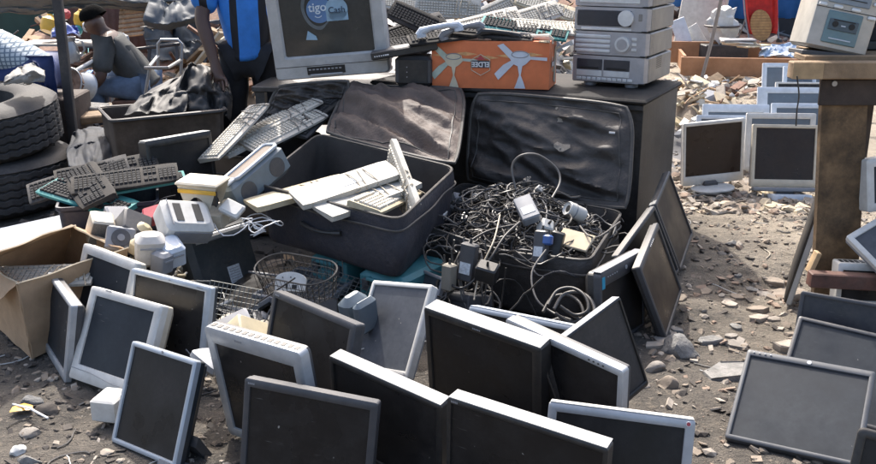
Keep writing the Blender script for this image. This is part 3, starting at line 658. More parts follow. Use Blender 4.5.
def fan_box():
    o = root('fan_box'); tag(o, 'orange cardboard ceiling fan box, upside down, with white fans printed on it', 'box')
    pose(o, (.292, 4.86, .7395), -15, 0, -1)
    L_, D, H_ = .60, .24, .235
    OR = mat('orange_card', (.72, .19, .07), .5, var=.18, vscale=7, dust=.15, dustcol=(.6, .35, .15)); 
    q = MB(); n = 14; vs = []; fs = []
    loops = []
    for zz, dx in ((0, 0), (.02, .0), (H_ * .5, .002), (H_ - .01, 0), (H_, 0)):
        lp = []
        for sx, sy, ex, ey in ((-1, -1, 1, -1), (1, -1, 1, 1), (1, 1, -1, 1), (-1, 1, -1, -1)):
            for k in range(n):
                t = k / n; x = (sx + (ex - sx) * t) * L_ / 2; y = (sy + (ey - sy) * t) * D / 2
                bul = math.sin(zz / H_ * math.pi) * .003; wob = .0025 * noise.noise(Vector((x * 9, y * 9, zz * 14)))
                lp.append((x, y + wob + (-bul if sy == ey == -1 else 0), zz + (.004 * noise.noise(Vector((x * 12, y * 12, 5))) if zz == H_ else 0)))
        loops.append(lp)
    q.loft(loops, None, 0, True, True); q.build('box_body', OR, o)
    yf = -D / 2 - .0062
    ora = mat('printed_flame', (.70, .38, .16), .5, var=.25, vscale=30)
    q = MB()
    for k in range(5):
        a = -.26 + k * .11; z = .165 + .01 * math.sin(k * 2.1)
        q.loft([[(a - .04, yf + .0025, z), (a + .03, yf + .0025, z + .008), (a + .09, yf + .0025, z - .003), (a + .03, yf + .0025, z - .011)], [(a - .04, yf + .002, z), (a + .03, yf + .002, z + .008), (a + .09, yf + .002, z - .003), (a + .03, yf + .002, z - .011)]], None, 0, True, True)
    q.build('printed_band', ora, o, smooth=0)
    def fan(cx, s, m1, m2, y, ang, mirror=1):
        q = MB()
        def poly(P, dy=0): q.loft([[(cx + mirror * a * s, y + dy, b * s) for a, b in P], [(cx + mirror * a * s, y + dy - .0006, b * s) for a, b in P]], None, 0, True, True)
        for bl in ([(-.03, .13), (-.115, .215), (-.085, .225), (-.045, .19), (-.01, .155)], [(-.03, .125), (-.11, .045), (-.13, .075), (-.085, .12), (-.04, .145)], [(.05, .148), (.135, .142), (.135, .158), (.05, .162)]):
            q = MB(); poly(bl); q.build('printed_fan_blade', m1, o, smooth=0)
        q = MB()
        poly([(-.05, .15), (-.045, .178), (0, .19), (.045, .178), (.055, .15), (.03, .125), (.012, .115), (.004, .07), (.018, .035), (.028, .004), (-.028, .004), (-.016, .035), (-.004, .07), (-.012, .115), (-.035, .125)], -.0008)
        q.build('printed_fan_motor', m2, o, smooth=0)
        q = MB(); P = [(cx + .042 * s * math.cos(t), y - .0018, .172 * s + .016 * s * math.sin(t)) for t in [2 * math.pi * k / 20 for k in range(20)]]
        q.tube(P, .0022, 4, closed=True); q.build('printed_fan_ring', GPR, o)
    PF = mat('printed_white', (.62, .66, .72), .5, var=.1); PC = mat('printed_cream', (.62, .55, .40), .5, var=.12)
    fan(-.185, .92, mat('printed_pale', (.48, .55, .46), .5, var=.15), PC, yf, 0)
    fan(.155, 1.0, PF, PF, yf, 0)
    # hexagon emblem with the maker's word, printed upside down on this box
    def emblem(par, loc, rotz, s):
        e = root('emblem'); e.parent = par; e.location = loc; e.rotation_euler = (0, 0, R(rotz))
        hx = [(.052 * s * math.cos(R(90 + 60 * k)) * 1.05, -.0006, .052 * s * math.sin(R(90 + 60 * k))) for k in range(6)]
        q = MB(); q.tube(hx, .002 * s, 4, closed=True); q.build('emblem_outline', PC, e)
        q = MB(); q.loft([[(-.028 * s, -.0004, .026 * s), (.028 * s, -.0004, .026 * s), (0, -.0004, .046 * s)], [(-.028 * s, -.001, .026 * s), (.028 * s, -.001, .026 * s), (0, -.001, .046 * s)]], None, 0, True, True); q.build('emblem_cap', PRD, e, smooth=0)
        q = MB(); q.box((0, -.0008, .004 * s), (.10 * s, .0012, .036 * s)); q.build('emblem_plate', mat('emblem_ink', (.05, .05, .06), .5), e, smooth=0)
        text_mesh('emblem_word', 'ELDEE', .035 * s, WHT, e, (0, -.0022, .004 * s), (90, 180, 0), ext=.0004, bold=.0008, sx=.95)
    emblem(o, (-.045, yf, .118), 0, 1.0)
    emblem(o, (L_ / 2 + .0035, -.03, .115), 90, .72)
    q = MB(); q.loft([[(L_ / 2 + .003, -.0, .03), (L_ / 2 + .003, .07, .01), (L_ / 2 + .003, .1, .20), (L_ / 2 + .003, .05, .19)], [(L_ / 2 + .0038, -.0, .03), (L_ / 2 + .0038, .07, .01), (L_ / 2 + .0038, .1, .20), (L_ / 2 + .0038, .05, .19)]], None, 0, True, True)
    q.build('printed_side_picture', mat('printed_grey', (.34, .33, .28), .5, var=.3, vscale=20), o, smooth=0)
    q = MB()
    for k in range(9): q.box((L_ / 2 + .0 - .05 + k * .006, -D / 2 - .004 + .002 * (k % 2), H_ + .0), (.008, .012, .006), rot=(10 * k, 20, 5 * k))
    q.build('torn_edge', CBE, o)
fan_box()

def hifi():
    o = root('hifi_tower'); tag(o, 'silver stacked hifi tower with round dials and twin cassette doors', 'hifi')
    pose(o, (.868, 4.80, .7395), -28, 0, 0)
    W, D = .40, .42
    SI = mat('hifi_silver', (.44, .44, .46), .34, metal=.35, dust=.25); SL = mat('hifi_light_silver', (.72, .74, .74), .3, metal=.25, dust=.12)
    SD = mat('hifi_case', (.27, .265, .255), .4, metal=.4, dust=.4); DW = mat('hifi_window', (.035, .042, .055), .2, dust=.12)
    def unit(z0, h, face):
        q = MB(); q.box((W * .02, D / 2 + .02, z0 + h / 2), (W * .96, D, h - .006), bev=.006); cs = q.build('unit_case', SD, o); k_ = W / .335
        # curved front moulding: side cheek sweeps out to the right
        loops = []
        for x, y, ins in ((-W / 2, .02, .010), (-W / 2 + .008, -.004, .004), (-W / 2 + .02, -.008, .002), (W / 2 - .05, -.008, .002), (W / 2 - .02, .0, .004), (W / 2 - .004, .02, .008), (W / 2, .05, .014)):
            loops.append([(x, y, z0 + ins), (x, .06, z0 + ins), (x, .06, z0 + h - ins), (x, y, z0 + h - ins)])
        q = MB(); q.loft(loops, None, 0, True, True); fr = q.build('front_panel', SI, cs); face(z0, h, fr, q)
        for ch in fr.children:
            if 'dial' in ch.name: ch.location.x += .012
            else: ch.scale.x = k_
        q = MB(); q.box((W * .0, .004, z0 + .002), (W * .93, .02, .005)); q.build('shadow_gap', BLK, cs, smooth=0)
    Y0 = -.0095
    def f1(z0, h, fr, q):
        for s_, x0 in ((0, -.085), (1, .035)):
            q = MB(); q.box((x0, Y0, z0 + h * .66), (.113, .004, h * .40), bev=.002); dw = q.build('cassette_door', DW, fr)
            q = MB(); q.box((x0, Y0 - .003, z0 + h * .53), (.085, .003, .008)); q.build('cassette_slot', BLK, dw, smooth=0)
            q = MB(); q.box((x0, Y0, z0 + h * .33), (.113, .005, h * .22), bev=.002); q.build('door_trim', SL, fr)
        q = MB()
        for k in range(11): q.box((-.13 + k * .0225, Y0, z0 + h * .12), (.018 if k % 5 else .022, .006, h * .11), bev=.002)
        q.build('transport_buttons', SL, fr)
    def f2(z0, h, fr, q):
        q = MB()
        for k in range(4): q.box((-.075, Y0, z0 + h * (.18 + .2 * k)), (.155, .006, h * .13), bev=.003)
        q.build('preset_buttons', SL, fr)
        q = MB(); q.disc((.055, -.006, z0 + h * .5), h * .40, 'y', 32, h=.006); q.build('dial_ring', SI, fr)
        q = MB(); q.disc((.055, -.012, z0 + h * .5), h * .31, 'y', 32, h=.012); k_ = q.build('volume_dial', SL, fr)
        q = MB(); q.disc((.055, -.024, z0 + h * .5), h * .22, 'y', 28, h=.003); q.build('dial_cap', SI, k_)
        q = MB()
        for k in range(3): q.box((.105, Y0, z0 + h * (.28 + .22 * k)), (.022, .005, h * .12), bev=.002)
        q.build('side_buttons', SL, fr)
        q = MB(); q.disc((-.15, -.009, z0 + h * .12), .005, 'y', 12, h=.003); q.build('headphone_socket', BLK, fr)
    def f3(z0, h, fr, q):
        q = MB(); q.box((-.03, Y0, z0 + h * .53), (.235, .004, h * .66), bev=.004); q.build('display_window', DW, fr)
        q = MB(); q.disc((.068, Y0 - .003, z0 + h * .56), h * .33, 'y', 28, h=.018); q.build('jog_dial', SL, fr)
        q = MB(); q.box((.125, Y0 + .002, z0 + h * .6), (.016, .006, h * .3), bev=.003); q.build('side_button', SD, fr)
        q = MB(); q.box((-.148, Y0 + .002, z0 + h * .5), (.010, .006, h * .4), bev=.003); q.build('side_button', SD, fr)
        q = MB(); q.box((-.02, Y0, z0 + h * .08), (.22, .006, h * .12), bev=.003); q.build('button_strip', SL, fr)
    def f4(z0, h, fr, q):
        q = MB(); q.box((-.01, Y0, z0 + h * .28), (.26, .006, h * .26), bev=.004); q.build('disc_tray', SL, fr)
        q = MB(); q.box((-.01, Y0, z0 + h * .72), (.26, .004, h * .36), bev=.004); q.build('display_window', DW, fr)
    hs = [.135, .120, .118, .115]; z = .022
    for h_, f in zip(hs, (f1, f2, f3, f4)): unit(z, h_, f); z += h_ + .0012
    for sx in (-1, 1):
        for yy in (.04, .30): MB().lathe([(.001, 0), (.032, 0), (.034, .006), (.030, .022), (.001, .022)], 20, Matrix.Translation((sx * .11, yy, 0))).build('foot', PG, o)
    q = MB()
    for k in range(8): q.box((W / 2 + .0005 - .002, .20, .09 + k * .008), (.004, .10, .003))
    q.build('side_vents', BLK, o, smooth=0)
hifi()

# small black speaker and flat player between television and fan box
p = at(413, 83, 4.80); o = root('speaker_box'); pose(o, (p.x, p.y, .7395), -8); tag(o, 'small rounded black speaker standing left of the orange fan box', 'speaker')
q = MB(); q.box((0, .08, .078), (.19, .16, .150), bev=.018); q.build('cabinet_shell', PDG, o)
q = MB(); q.box((0, -.003, .078), (.15, .006, .12), bev=.006); gr = q.build('front_grille', PB, o)
q = MB()
for k in range(3): q.disc((-.03, -.006, .05 + k * .025), .003, 'y', 10, h=.002)
q.build('indicator_dots', GPR, gr)
q = MB()
for a in (-.07, .07):
    for b in (.02, .14): q.box((a, b, .0022), (.02, .02, .0045))
q.build('rubber_feet', BLK, o)
p = at(405, 54, 4.78); o = root('video_player'); pose(o, (p.x + .0, p.y, p.z - .012), 2, 2, -9); tag(o, 'flat black video player lying across the small speaker and the fan box', 'video player')
q = MB(); q.box((0, .13, .024), (.34, .25, .040), bev=.006); cs = q.build('player_case', PDG, o)
q = MB(); q.box((0, .004, .024), (.335, .01, .034), bev=.003); fp = q.build('front_panel', PB, o)
q = MB()
for k in range(7): q.box((-.15 + k * .011, -.002, .022), (.006 + .004 * (k > 4), .002, .006))
q.build('panel_print', WHT, fp, smooth=0)

# ------------------------------------------------------------------ keyboards
def keyboard_proto(name, mbody, mkeys, w_=.45, d=.155, h=.026, curve=0.0, cols=None):
    o = root(name)
    q = MB(); N = 12; loops = []
    for i in range(N + 1):
        x = -w_ / 2 + w_ * i / N; e = min(1, min(i, N - i) / 1.0); ins = .006 * (1 - e); cf = -curve * (1 - (2 * i / N - 1) ** 2)
        loops.append([(x, -d / 2 + ins + cf, 0), (x, -d / 2 + ins * .5 + cf, .010), (x, -d / 2 + .012 + ins + cf, .015), (x, d / 2 - .01 - ins, h), (x, d / 2 - ins, h - .004), (x, d / 2 - ins, 0)])
    q.loft(loops, None, 0, True, True); q.build('case', mbody, o)
    q = MB()
    def key(x, y, kw, kd):
        z = .0155 + (y + d / 2 - .012) / (d - .02) * (h - .015); M = Matrix.Translation((x, y, z)) @ Matrix.Rotation(math.atan2(h - .015, d - .02), 4, 'X')
        a, b = kw / 2, kd / 2
        q.loft([[(-a, -b, 0), (a, -b, 0), (a, b, 0), (-a, b, 0)], [(-a * .8, -b * .75, .0075), (a * .8, -b * .75, .0075), (a * .8, b * .85, .0075), (-a * .8, b * .85, .0075)]], M, 0, False, True)
    st = .0185; x0 = -w_ / 2 + .022
    for r_ in range(6):
        y = -d / 2 + .024 + r_ * st + (.006 if r_ == 5 else 0)
        n = 15
        for c_ in range(n):
            if r_ == 0 and 3 < c_ < 9: continue
            key(x0 + c_ * st, y, .0165, .0165 if r_ < 5 else .012)
        if r_ == 0: key(x0 + 6 * st, y, .09, .0165)
        for c_ in range(3):
            if r_ in (2,) or (r_ == 1 and c_ != 1): continue
            key(x0 + (15.6 + c_) * st, y, .0165, .0165 if r_ < 5 else .012)
        if r_ < 5 and w_ > .42:
            for c_ in range(4): key(x0 + (19.1 + c_) * st, y, .0165, .0165)
    q.build('keys', mkeys, o)
    q = MB(); q.box((.02, .01, -.001), (.09, .045, .002)); q.build('rating_label', LBL, o, smooth=0)
    if mbody in (PWD, PYD, GRIM):
        P = [(.0, d / 2, .015)]
        for k in range(26):
            a = k * math.pi / 5; P.append((.02 + k * .004 + .008 * math.sin(k), -(d / 2 + .006) * math.cos(a + math.pi), h / 2 - (h / 2 + .009) * math.sin(a)))
        P += [(.15, .05, h + .012), (.19, -.02, h + .010), (.21, -.09, .01)]
        q = MB(); q.tube(P, .0028, 6); q.build('cord', CW if mbody is not GRIM else CG, o, smooth=60)
    return o
def kbar(kind, x0, y0, Y0, x1, y1, Y1, roll, label, group):
    a, b = at(x0, y0, Y0), at(x1, y1, Y1); X = (b - a).normalized(); Z = Vector((0, 0, 1)); Yv = Z.cross(X).normalized(); Z = X.cross(Yv)
    M = Matrix((X, Yv, Z)).transposed() @ Matrix.Rotation(R(roll), 3, 'X'); e = M.to_euler()
    return kb(kind, (a + b) / 2, [math.degrees(v) for v in e], label, group)
PWD = mat('dirty_white_plastic', (0.50, 0.49, 0.45), 0.6, dust=0.95, dustcol=(0.22, 0.18, 0.12), dscale=11, bump=.1)
PYD = mat('dirty_yellowed_plastic', (0.50, 0.44, 0.31), 0.6, dust=0.95, dustcol=(0.22, 0.16, 0.09), dscale=11, bump=.1)
GRIM = mat('grimy_white_plastic', (.52, .49, .43), .6, dust=.8, dustcol=(.20, .16, .11), dscale=9)
KP = {'white': keyboard_proto('keyboard', PWD, KEY_W), 'cream': keyboard_proto('keyboard', PYD, KEY_W), 'black': keyboard_proto('keyboard', mat('dull_black_case', (.016, .017, .019), .75, dust=.3, spec=.12), KEY_D, curve=.008),
      'grey': keyboard_proto('keyboard', mat('dull_grey_case', (.045, .047, .052), .75, dust=.35, spec=.12), KEY_D), 'teal': keyboard_proto('keyboard', mat('dull_teal_case', (.03, .22, .22), .6, dust=.35, spec=.2), KEY_D), 'grim': keyboard_proto('keyboard', GRIM, KEY_W, curve=.01)}
KUSED = {}
def kb(kind, loc, rot, label, group, flip=False):
    o = KP[kind] if kind not in KUSED else copy_tree(KP[kind]); KUSED[kind] = 1
    o.location = loc; o.rotation_euler = [R(a) for a in rot]; tag(o, label, 'keyboard', group); return o

# ------------------------------------------------------------------ suitcases
def rpoly(P, r, n=4):
    out = []; m = len(P)
    for i in range(m):
        a, b, c = Vector(P[i - 1]), Vector(P[i]), Vector(P[(i + 1) % m])
        u = (a - b).normalized(); v = (c - b).normalized(); p, q_ = b + u * r, b + v * r
        for k in range(n + 1):
            t = k / n; out.append((p * (1 - t) + b * t) * (1 - t) + (b * (1 - t) + q_ * t) * t)
    # add mids along straight runs
    res = []
    for i, p in enumerate(out):
        res.append(p); nx = out[(i + 1) % len(out)]
        L = (nx - p).length
        if L > .12:
            k = int(L / .05)
            for j in range(1, k): res.append(p.lerp(nx, j / k))
    return res
def suitcase(name, label, rim, zb, mat_out, mat_in, wob=.022, taper=.03, sag=None, seed=1):
    """rim: four corners FL, FR, BR, BL (Vector with z = rim height); zb = bottom height"""
    o = root(name); c = sum(rim, Vector()) / 4; o.location = (c.x, c.y, zb); tag(o, label, 'suitcase', 'open suitcases full of salvaged electronics')
    P = rpoly([Vector(p) - Vector((c.x, c.y, zb)) for p in rim], .07)
    if sag:
        for p in P: p.z += sag(p + Vector((c.x, c.y, zb)))
    def off(p, k):
        d = Vector((p.x, p.y, 0)); L = d.length; return Vector((p.x - d.x / L * k, p.y - d.y / L * k, p.z))
    def ring(f, k, am=1):
        out = []
        for p in P:
            q_ = off(p, k); z = p.z * f; nn = noise.noise(Vector((q_.x * 5, q_.y * 5, z * 7 + seed))) * wob * am * math.sin(math.pi * min(1, max(0, f)))
            q_ = off(q_, -nn * 2); out.append((q_.x, q_.y, z))
        return out
    q = MB(); q.loft([ring(0, taper + .03), ring(.02, taper + .012), ring(.10, taper), ring(.3, taper * .6), ring(.5, taper * .3), ring(.7, taper * .2), ring(.85, .0), ring(.97, 0), ring(1.0, .004), ], None, 0, True)
    sh = q.build('shell', mat_out, o, smooth=50)
    q = MB(); q.loft([ring(1.0, .005), ring(.99, .014), ring(.8, .018), ring(.5, .025), ring(.2, .045), ring(.1, .06)], None, 0, False, True); q.build('lining', mat_in, o, smooth=50)
    q = MB(); q.tube([Vector(p) for p in ring(1.005, .006)], .006, 6, closed=True); q.build('rim_piping', PIP, o)
    q = MB(); q.tube([Vector(p) for p in ring(.80, -.004)], .0045, 6, closed=True); q.build('zip_band', PIP, o)
    return o, P
def cushion(o, name, A, B, C, D, th, m, n=(70, 50), rad=.18, wr=1.0, seed=0, bulge=.03, arch=0.0):
    """soft lid panel: A bottom-left, B bottom-right, C top-right, D top-left, in parent space; puffs along the normal"""
    A, B, C, D = map(Vector, (A, B, C, D)); nrm = (B - A).cross(D - A).normalized()
    vs = []; fs = []; nx, ny = n
    def sq(u, v):   # squircle the corners of the unit square
        a, b = 2 * u - 1, 2 * v - 1
        k = rad
        x = a * (1 - k * max(0, b) ** 4 * .5 - k * .2 * max(0, -b) ** 4); y = b * (1 - k * a ** 4 * .35)
        return (x + 1) / 2, (y + 1) / 2
    def pt(u, v, side):
        uu, vv = sq(u, v)
        p = A.lerp(B, uu).lerp(D.lerp(C, uu), vv)
        e = min(1, min(u, 1 - u, v, 1 - v) * 9); e = math.sin(e * math.pi / 2)
        w1 = noise.noise(Vector((u * 2.0 + seed, v * 5.5 + u * 2.4, seed))) * .038 - abs(noise.noise(Vector((u * 3 + seed, v * 7 + u * 3, seed + 3)))) * .040 + noise.noise(Vector((u * 11, v * 9, seed + 9))) * .010 + noise.noise(Vector((u * 26, v * 20, seed + 1))) * .003
        h = (th * .5 + bulge * math.sin(math.pi * u) * math.sin(math.pi * v) + w1 * wr) * e
        return p + nrm * (h if side > 0 else -th * .5 * e)
    for side in (1, -1):
        o0 = len(vs)
        for j in range(ny + 1):
            for i in range(nx + 1): vs.append(tuple(pt(i / nx, j / ny, side)))
        for j in range(ny):
            for i in range(nx):
                a = o0 + j * (nx + 1) + i; fs.append((a, a + 1, a + nx + 2, a + nx + 1))
    q = MB(); q.add(vs, fs); ob = q.build(name, m, o, smooth=70)
    edge = [pt(i / 20, 0, -1) for i in range(21)] + [pt(1, j / 16, -1) for j in range(1, 17)] + [pt(1 - i / 20, 1, -1) for i in range(1, 21)] + [pt(0, 1 - j / 16, -1) for j in range(1, 16)]
    q = MB(); q.tube(edge, .009, 7, closed=True); q.build('lid_piping', PIP, ob)
    # zip seam set in from the edge
    seam = [pt(.06 + .88 * i / 20, .06, 1) for i in range(21)] + [pt(.94, .06 + .86 * j / 16, 1) for j in range(1, 17)] + [pt(.94 - .88 * i / 20, .92, 1) for i in range(1, 21)] + [pt(.06, .92 - .86 * j / 16, 1) for j in range(1, 16)]
    q = MB(); q.tube([p + nrm * .001 for p in seam], .0035, 5, closed=True); q.build('lid_zip', PIP, ob)
    return ob, pt
# right case full of cables
rim2 = [on(404, 224, .30), on(590, 262, .28), on(624, 212, .28), on(462, 183, .29)]
sag2 = lambda p: -.03 * math.exp(-(((p.x - .28) / .22) ** 2 + ((p.y - 3.62) / .28) ** 2)) + .02 * math.exp(-((p.x + .15) ** 2 + (p.y - 3.8) ** 2) / .02)
c2, P2 = suitcase('suitcase', 'open black suitcase overflowing with tangled cables and adapters', rim2, 0, FAB, LIN, sag=sag2, seed=3, taper=.02)
lo = c2.location
D2 = -V * .075
A_ = Vector(rim2[3]) + Vector((.02, .02, .0)); B_ = Vector(rim2[2]) + Vector((.02, .0, .0)); C_ = CF - U * .03 + D2; C_.z = .725; D_ = CF - U * .86 + D2; D_.z = .735
ld, ptf = cushion(c2, 'lid', A_ - lo, B_ - lo, C_ - lo, D_ - lo, .05, FAB, wr=1.5, seed=4.2)
def stainpatch(u, v, s_, seed):
    rr = random.Random(seed); k = 11; vs = []; c_ = ptf(u, v, 1)
    for i in range(k):
        a = 2 * math.pi * i / k; r_ = s_ * rr.uniform(.5, 1.2); vs.append(ptf(u + r_ * math.cos(a) * .7, v + r_ * math.sin(a), 1))
    nn = (B_ - A_).cross(D_ - A_).normalized() * .0035
    q = MB(); q.add([tuple(c_ + nn)] + [tuple(p + nn) for p in vs], [(0, 1 + i, 1 + (i + 1) % k) for i in range(k)])
    return q.build('dust_stain', mat('dried_mud', (.26, .23, .19), .9, var=.3, vscale=90), ld)
stainpatch(.62, .52, .055, 2); stainpatch(.58, .78, .028, 3); stainpatch(.55, .9, .018, 6)
q = MB(); p = ptf(.9, .72, 1); q.box(p + (B_ - A_).cross(D_ - A_).normalized() * .006, (.028, .004, .008), rot=(0, 0, CY)); q.build('brand_tab', WHT, ld)
# front handle of the right case
fa, fb = Vector(rim2[0]) - lo, Vector(rim2[1]) - lo
def handle(o, a, b, t0, t1, z, out):
    d = (b - a); d.z = 0; n_ = Vector((d.y, -d.x, 0)).normalized()
    p0, p1 = a.lerp(b, t0), a.lerp(b, t1); pts = []
    for k in range(9):
        t = k / 8; p_ = p0.lerp(p1, t) + n_ * (out + .02 * math.sin(math.pi * t)); p_.z = z - .008 * math.sin(math.pi * t); pts.append(p_)
    q = MB(); q.tube(pts, [.008 if 1 < k < 7 else .011 for k in range(9)], 8); q.build('carry_handle', PB, o)
handle(c2, fa, fb, .05, .24, .17, .006)
# left case full of white keyboards, standing on teal tool cases
rim1 = [on(254, 184, .46), on(400, 221, .45), on(457, 168, .50), on(318, 134, .55)]
c1, P1 = suitcase('suitcase', 'open navy suitcase full of white keyboards on top of teal cases', rim1, .20, FNV, LIN, seed=8, taper=.03)
lo = c1.location
A1, B1 = Vector(rim1[3]) + Vector((.03, .02, 0)), Vector(rim1[2]) + Vector((0, .03, .0))
C1 = CF - U * .90 + D2 * .7 ; C1.z = .745; D1_ = at(347, 86, 5.0)
cushion(c1, 'lid', A1 - lo, B1 - lo, C1 - lo, D1_ - lo, .06, FBR, wr=1.5, seed=1.3, bulge=.055)
handle(c1, Vector(rim1[0]) - lo, Vector(rim1[1]) - lo, .35, .62, .14, .0)
# carton of keyboards with a third, dark lid behind it
kr = [Vector((-1.20, 4.62, .42)), Vector((-.66, 4.58, .40)), Vector((-.62, 5.02, .46)), Vector((-1.17, 5.05, .46))]
c0, P0 = suitcase('suitcase', 'brown fabric case of grimy keyboards below the television', kr, 0, mat('brown_canvas', (.15, .115, .085), .85, dust=.5, dustcol=(.20, .16, .12), bump=.2, bscale=200), LIN, seed=5, taper=.01)
lo = c0.location
cushion(c0, 'lid', at(262, 122, 4.95) - lo, at(338, 124, 4.85) - lo, at(352, 80, 4.86) - lo, at(277, 86, 4.98) - lo, .03, FAB, wr=1.2, seed=6.0, bulge=.02)

GK0, GK1, GK2, GK3 = 'keyboards in the brown case', 'keyboards in the navy suitcase', 'keyboards piled on the blue bin', 'keyboards piled on and behind the fan box'
kbar('grim', 212, 159, 4.40, 258, 110, 4.72, -16, 'long grimy white keyboard sticking up at the left of the brown case', GK0)
kbar('grim', 243, 140, 4.66, 318, 103, 4.86, -6, 'grimy white keyboard lying across the top of the brown case', GK0)
kbar('white', 226, 154, 4.50, 280, 127, 4.78, -2, 'lowest pale keyboard in the brown case', GK0)
kbar('grey', 300, 132, 4.66, 333, 98, 4.95, 4, 'grey keyboard leaning up toward the television', GK0)
kbar('black', 282, 136, 4.62, 326, 105, 4.86, 0, 'black keyboard at the right of the brown case', GK0)
kbar('grim', 262, 128, 4.84, 328, 96, 5.0, -8, 'pale keyboard behind the others reaching toward the television base', GK0)
kbar('black', 250, 124, 4.92, 300, 104, 5.05, 12, 'dark keyboard at the back of the brown case', GK0)
kbar('grim', 256, 146, 4.52, 312, 118, 4.74, 6, 'dirty white keyboard low at the front right of the brown case', GK0)
kb('cream', at(300, 190, 3.80), (180, -6, 34), 'yellowed keyboard lying face down at the left of the navy suitcase', GK1)
kb('white', at(346, 182, 3.74), (190, -10, 30), 'cleanest white keyboard, face down on top in the navy suitcase', GK1)
kb('white', at(368, 194, 3.68), (186, -8, 40), 'dirty white keyboard face down below the cleanest one', GK1)
kb('cream', at(386, 200, 3.70), (8, 4, 70), 'cream keyboard with keys up at the right of the navy suitcase', GK1)
kb('white', at(405, 184, 3.80), (84, 24, -74), 'white keyboard stood on its long edge at the right of the navy suitcase', GK1)
cable([at(352, 172, 3.72), at(356, 178, 3.66), at(352, 190, 3.6), at(345, 198, 3.62)], .003, CG, 'cord wrapped round the cleanest white keyboard', group=None) if False else None

# teal tool cases under the left suitcase
def tool_case(x, y, Y, w_, h_, label, yaw=-20):
    p = at(x, y, Y); o = root('tool_case', (p.x, p.y, 0), (0, 0, yaw)); tag(o, label, 'tool case', 'teal cases under the navy suitcase')
    TL_ = mat('faded_teal_plastic', (.05, .21, .235), .45, dust=.4, dustcol=(.13, .17, .17))
    q = MB(); q.box((0, .16, h_ / 2), (w_, .32, h_), bev=.018); q.build('case_body', TL_, o)
    q = MB(); q.box((0, -.006, h_ * .55), (w_ * .5, .014, h_ * .32), bev=.006); q.build('recess_panel', TL_, o)
    for a in (-.3, .3): MB().box((a * w_, -.008, h_ * .75), (.03, .018, .05), bev=.004).build('latch', PDG, o)
    q = MB(); q.tube([(-.05, .0, h_ * .9), (-.05, -.02, h_ * .9), (.05, -.02, h_ * .9), (.05, 0, h_ * .9)], .007, 6); q.build('carry_handle', TL_, o)
tool_case(328, 262, 3.70, .20, .195, 'teal plastic tool case, left one under the navy suitcase', -34)
tool_case(380, 278, 3.48, .22, .195, 'teal plastic tool case, right one under the navy suitcase', -34)

# cables and adapters
def tangle(name, label, region, n, mats, rmin=.0022, rmax=.0045, seed=5, kind='stuff', zf=None, cat='cables', R=(.03, .05, .09, .16)):
    rr = random.Random(seed); q = MB()
    for i in range(n):
        u, v = rr.random(), rr.random(); p = region(u, v, rr); pts = []; d = rr.uniform(0, 6.28); R0 = rr.choice(R) * rr.uniform(.7, 1.3); sgn = rr.choice((-1, 1)); z = p.z
        nseg = rr.randint(10, 26)
        for k in range(nseg):
            pts.append(p.copy()); d += sgn * .028 / R0 + rr.uniform(-.25, .25); step = .022
            p = p + Vector((math.cos(d) * step, math.sin(d) * step, math.sin(k * .7 + i) * .012 + rr.uniform(-.005, .005)))
            top = zf(p.x, p.y)
            if p.z > top + .05: p.z = top + .04
            if p.z < top - .04: p.z = top - .03
        q.tube(pts, rr.uniform(rmin, rmax), 5, None, rr.randrange(len(mats)))
    o = q.build(name, mats, smooth=60); tag(o, label, cat, kind=kind); return o
cc = (Vector(rim2[0]) + Vector(rim2[1]) + Vector(rim2[2]) + Vector(rim2[3])) / 4
def bil(u, v, z=0):
    a = Vector(rim2[0]).lerp(Vector(rim2[1]), u); b = Vector(rim2[3]).lerp(Vector(rim2[2]), u); p = a.lerp(b, v); p.z = z; return p
HC = bil(.48, .5)
def heap2(x, y): return .235 + .175 * math.exp(-(((x - HC.x) / .21) ** 2 + ((y - HC.y) / .24) ** 2))
def reg2(u, v, rr):
    p = bil(.12 + .76 * u, .10 + .78 * v); p.z = heap2(p.x, p.y) + rr.uniform(-.03, .03); return p
# mound of cable under the loose ones
q = MB(); n = 22; vs = []; fs = []
for j in range(n + 1):
    for i in range(n + 1):
        p = bil(.06 + .88 * i / n, .06 + .88 * j / n); p.z = heap2(p.x, p.y) - .05 + .03 * noise.noise(p * 25); vs.append(tuple(p))
for j in range(n):
    for i in range(n): a = j * (n + 1) + i; fs.append((a, a + 1, a + n + 2, a + n + 1))
CBLK = mat('black_cable', (.014, .014, .015), .4, dust=.3)
q.add(vs, fs); q.build('cable_tangle_core', mat('cable_mass', (.02, .02, .02), .6, var=.6, vscale=60, dust=.4, bump=1, bscale=90))
tag(bpy.data.objects['cable_tangle_core'], 'packed mass of black cable filling the right suitcase', 'cables', kind='stuff')
tangle('cable_tangle', 'tangle of black and grey cables heaped in the right suitcase', reg2, 290, [CBLK, CBLK, CBLK, CG, PDG], rmin=.0022, rmax=.0044, seed=6, zf=heap2)
tangle('cable_loops', 'long loops of black and grey cable lying over the tangle', reg2, 46, [CBLK, CBLK, CG, PDG], rmin=.0030, rmax=.0048, seed=16, zf=lambda x, y: heap2(x, y) + .045, R=(.07, .11, .15))
def spill(u, v, rr):
    p = at(440 + 70 * u, 236 + 45 * v, 3.50 - .16 * v); return p
tangle('cable_spill', 'strands of cable spilling over the front left rim of the cable suitcase', spill, 13, [CBLK, CBLK, CG], rmin=.003, rmax=.0055, seed=26, zf=lambda x, y: .30 - 1.2 * max(0, 3.62 - y + (-.0 if x < 0 else x * .5) - .1), R=(.05, .08, .12))
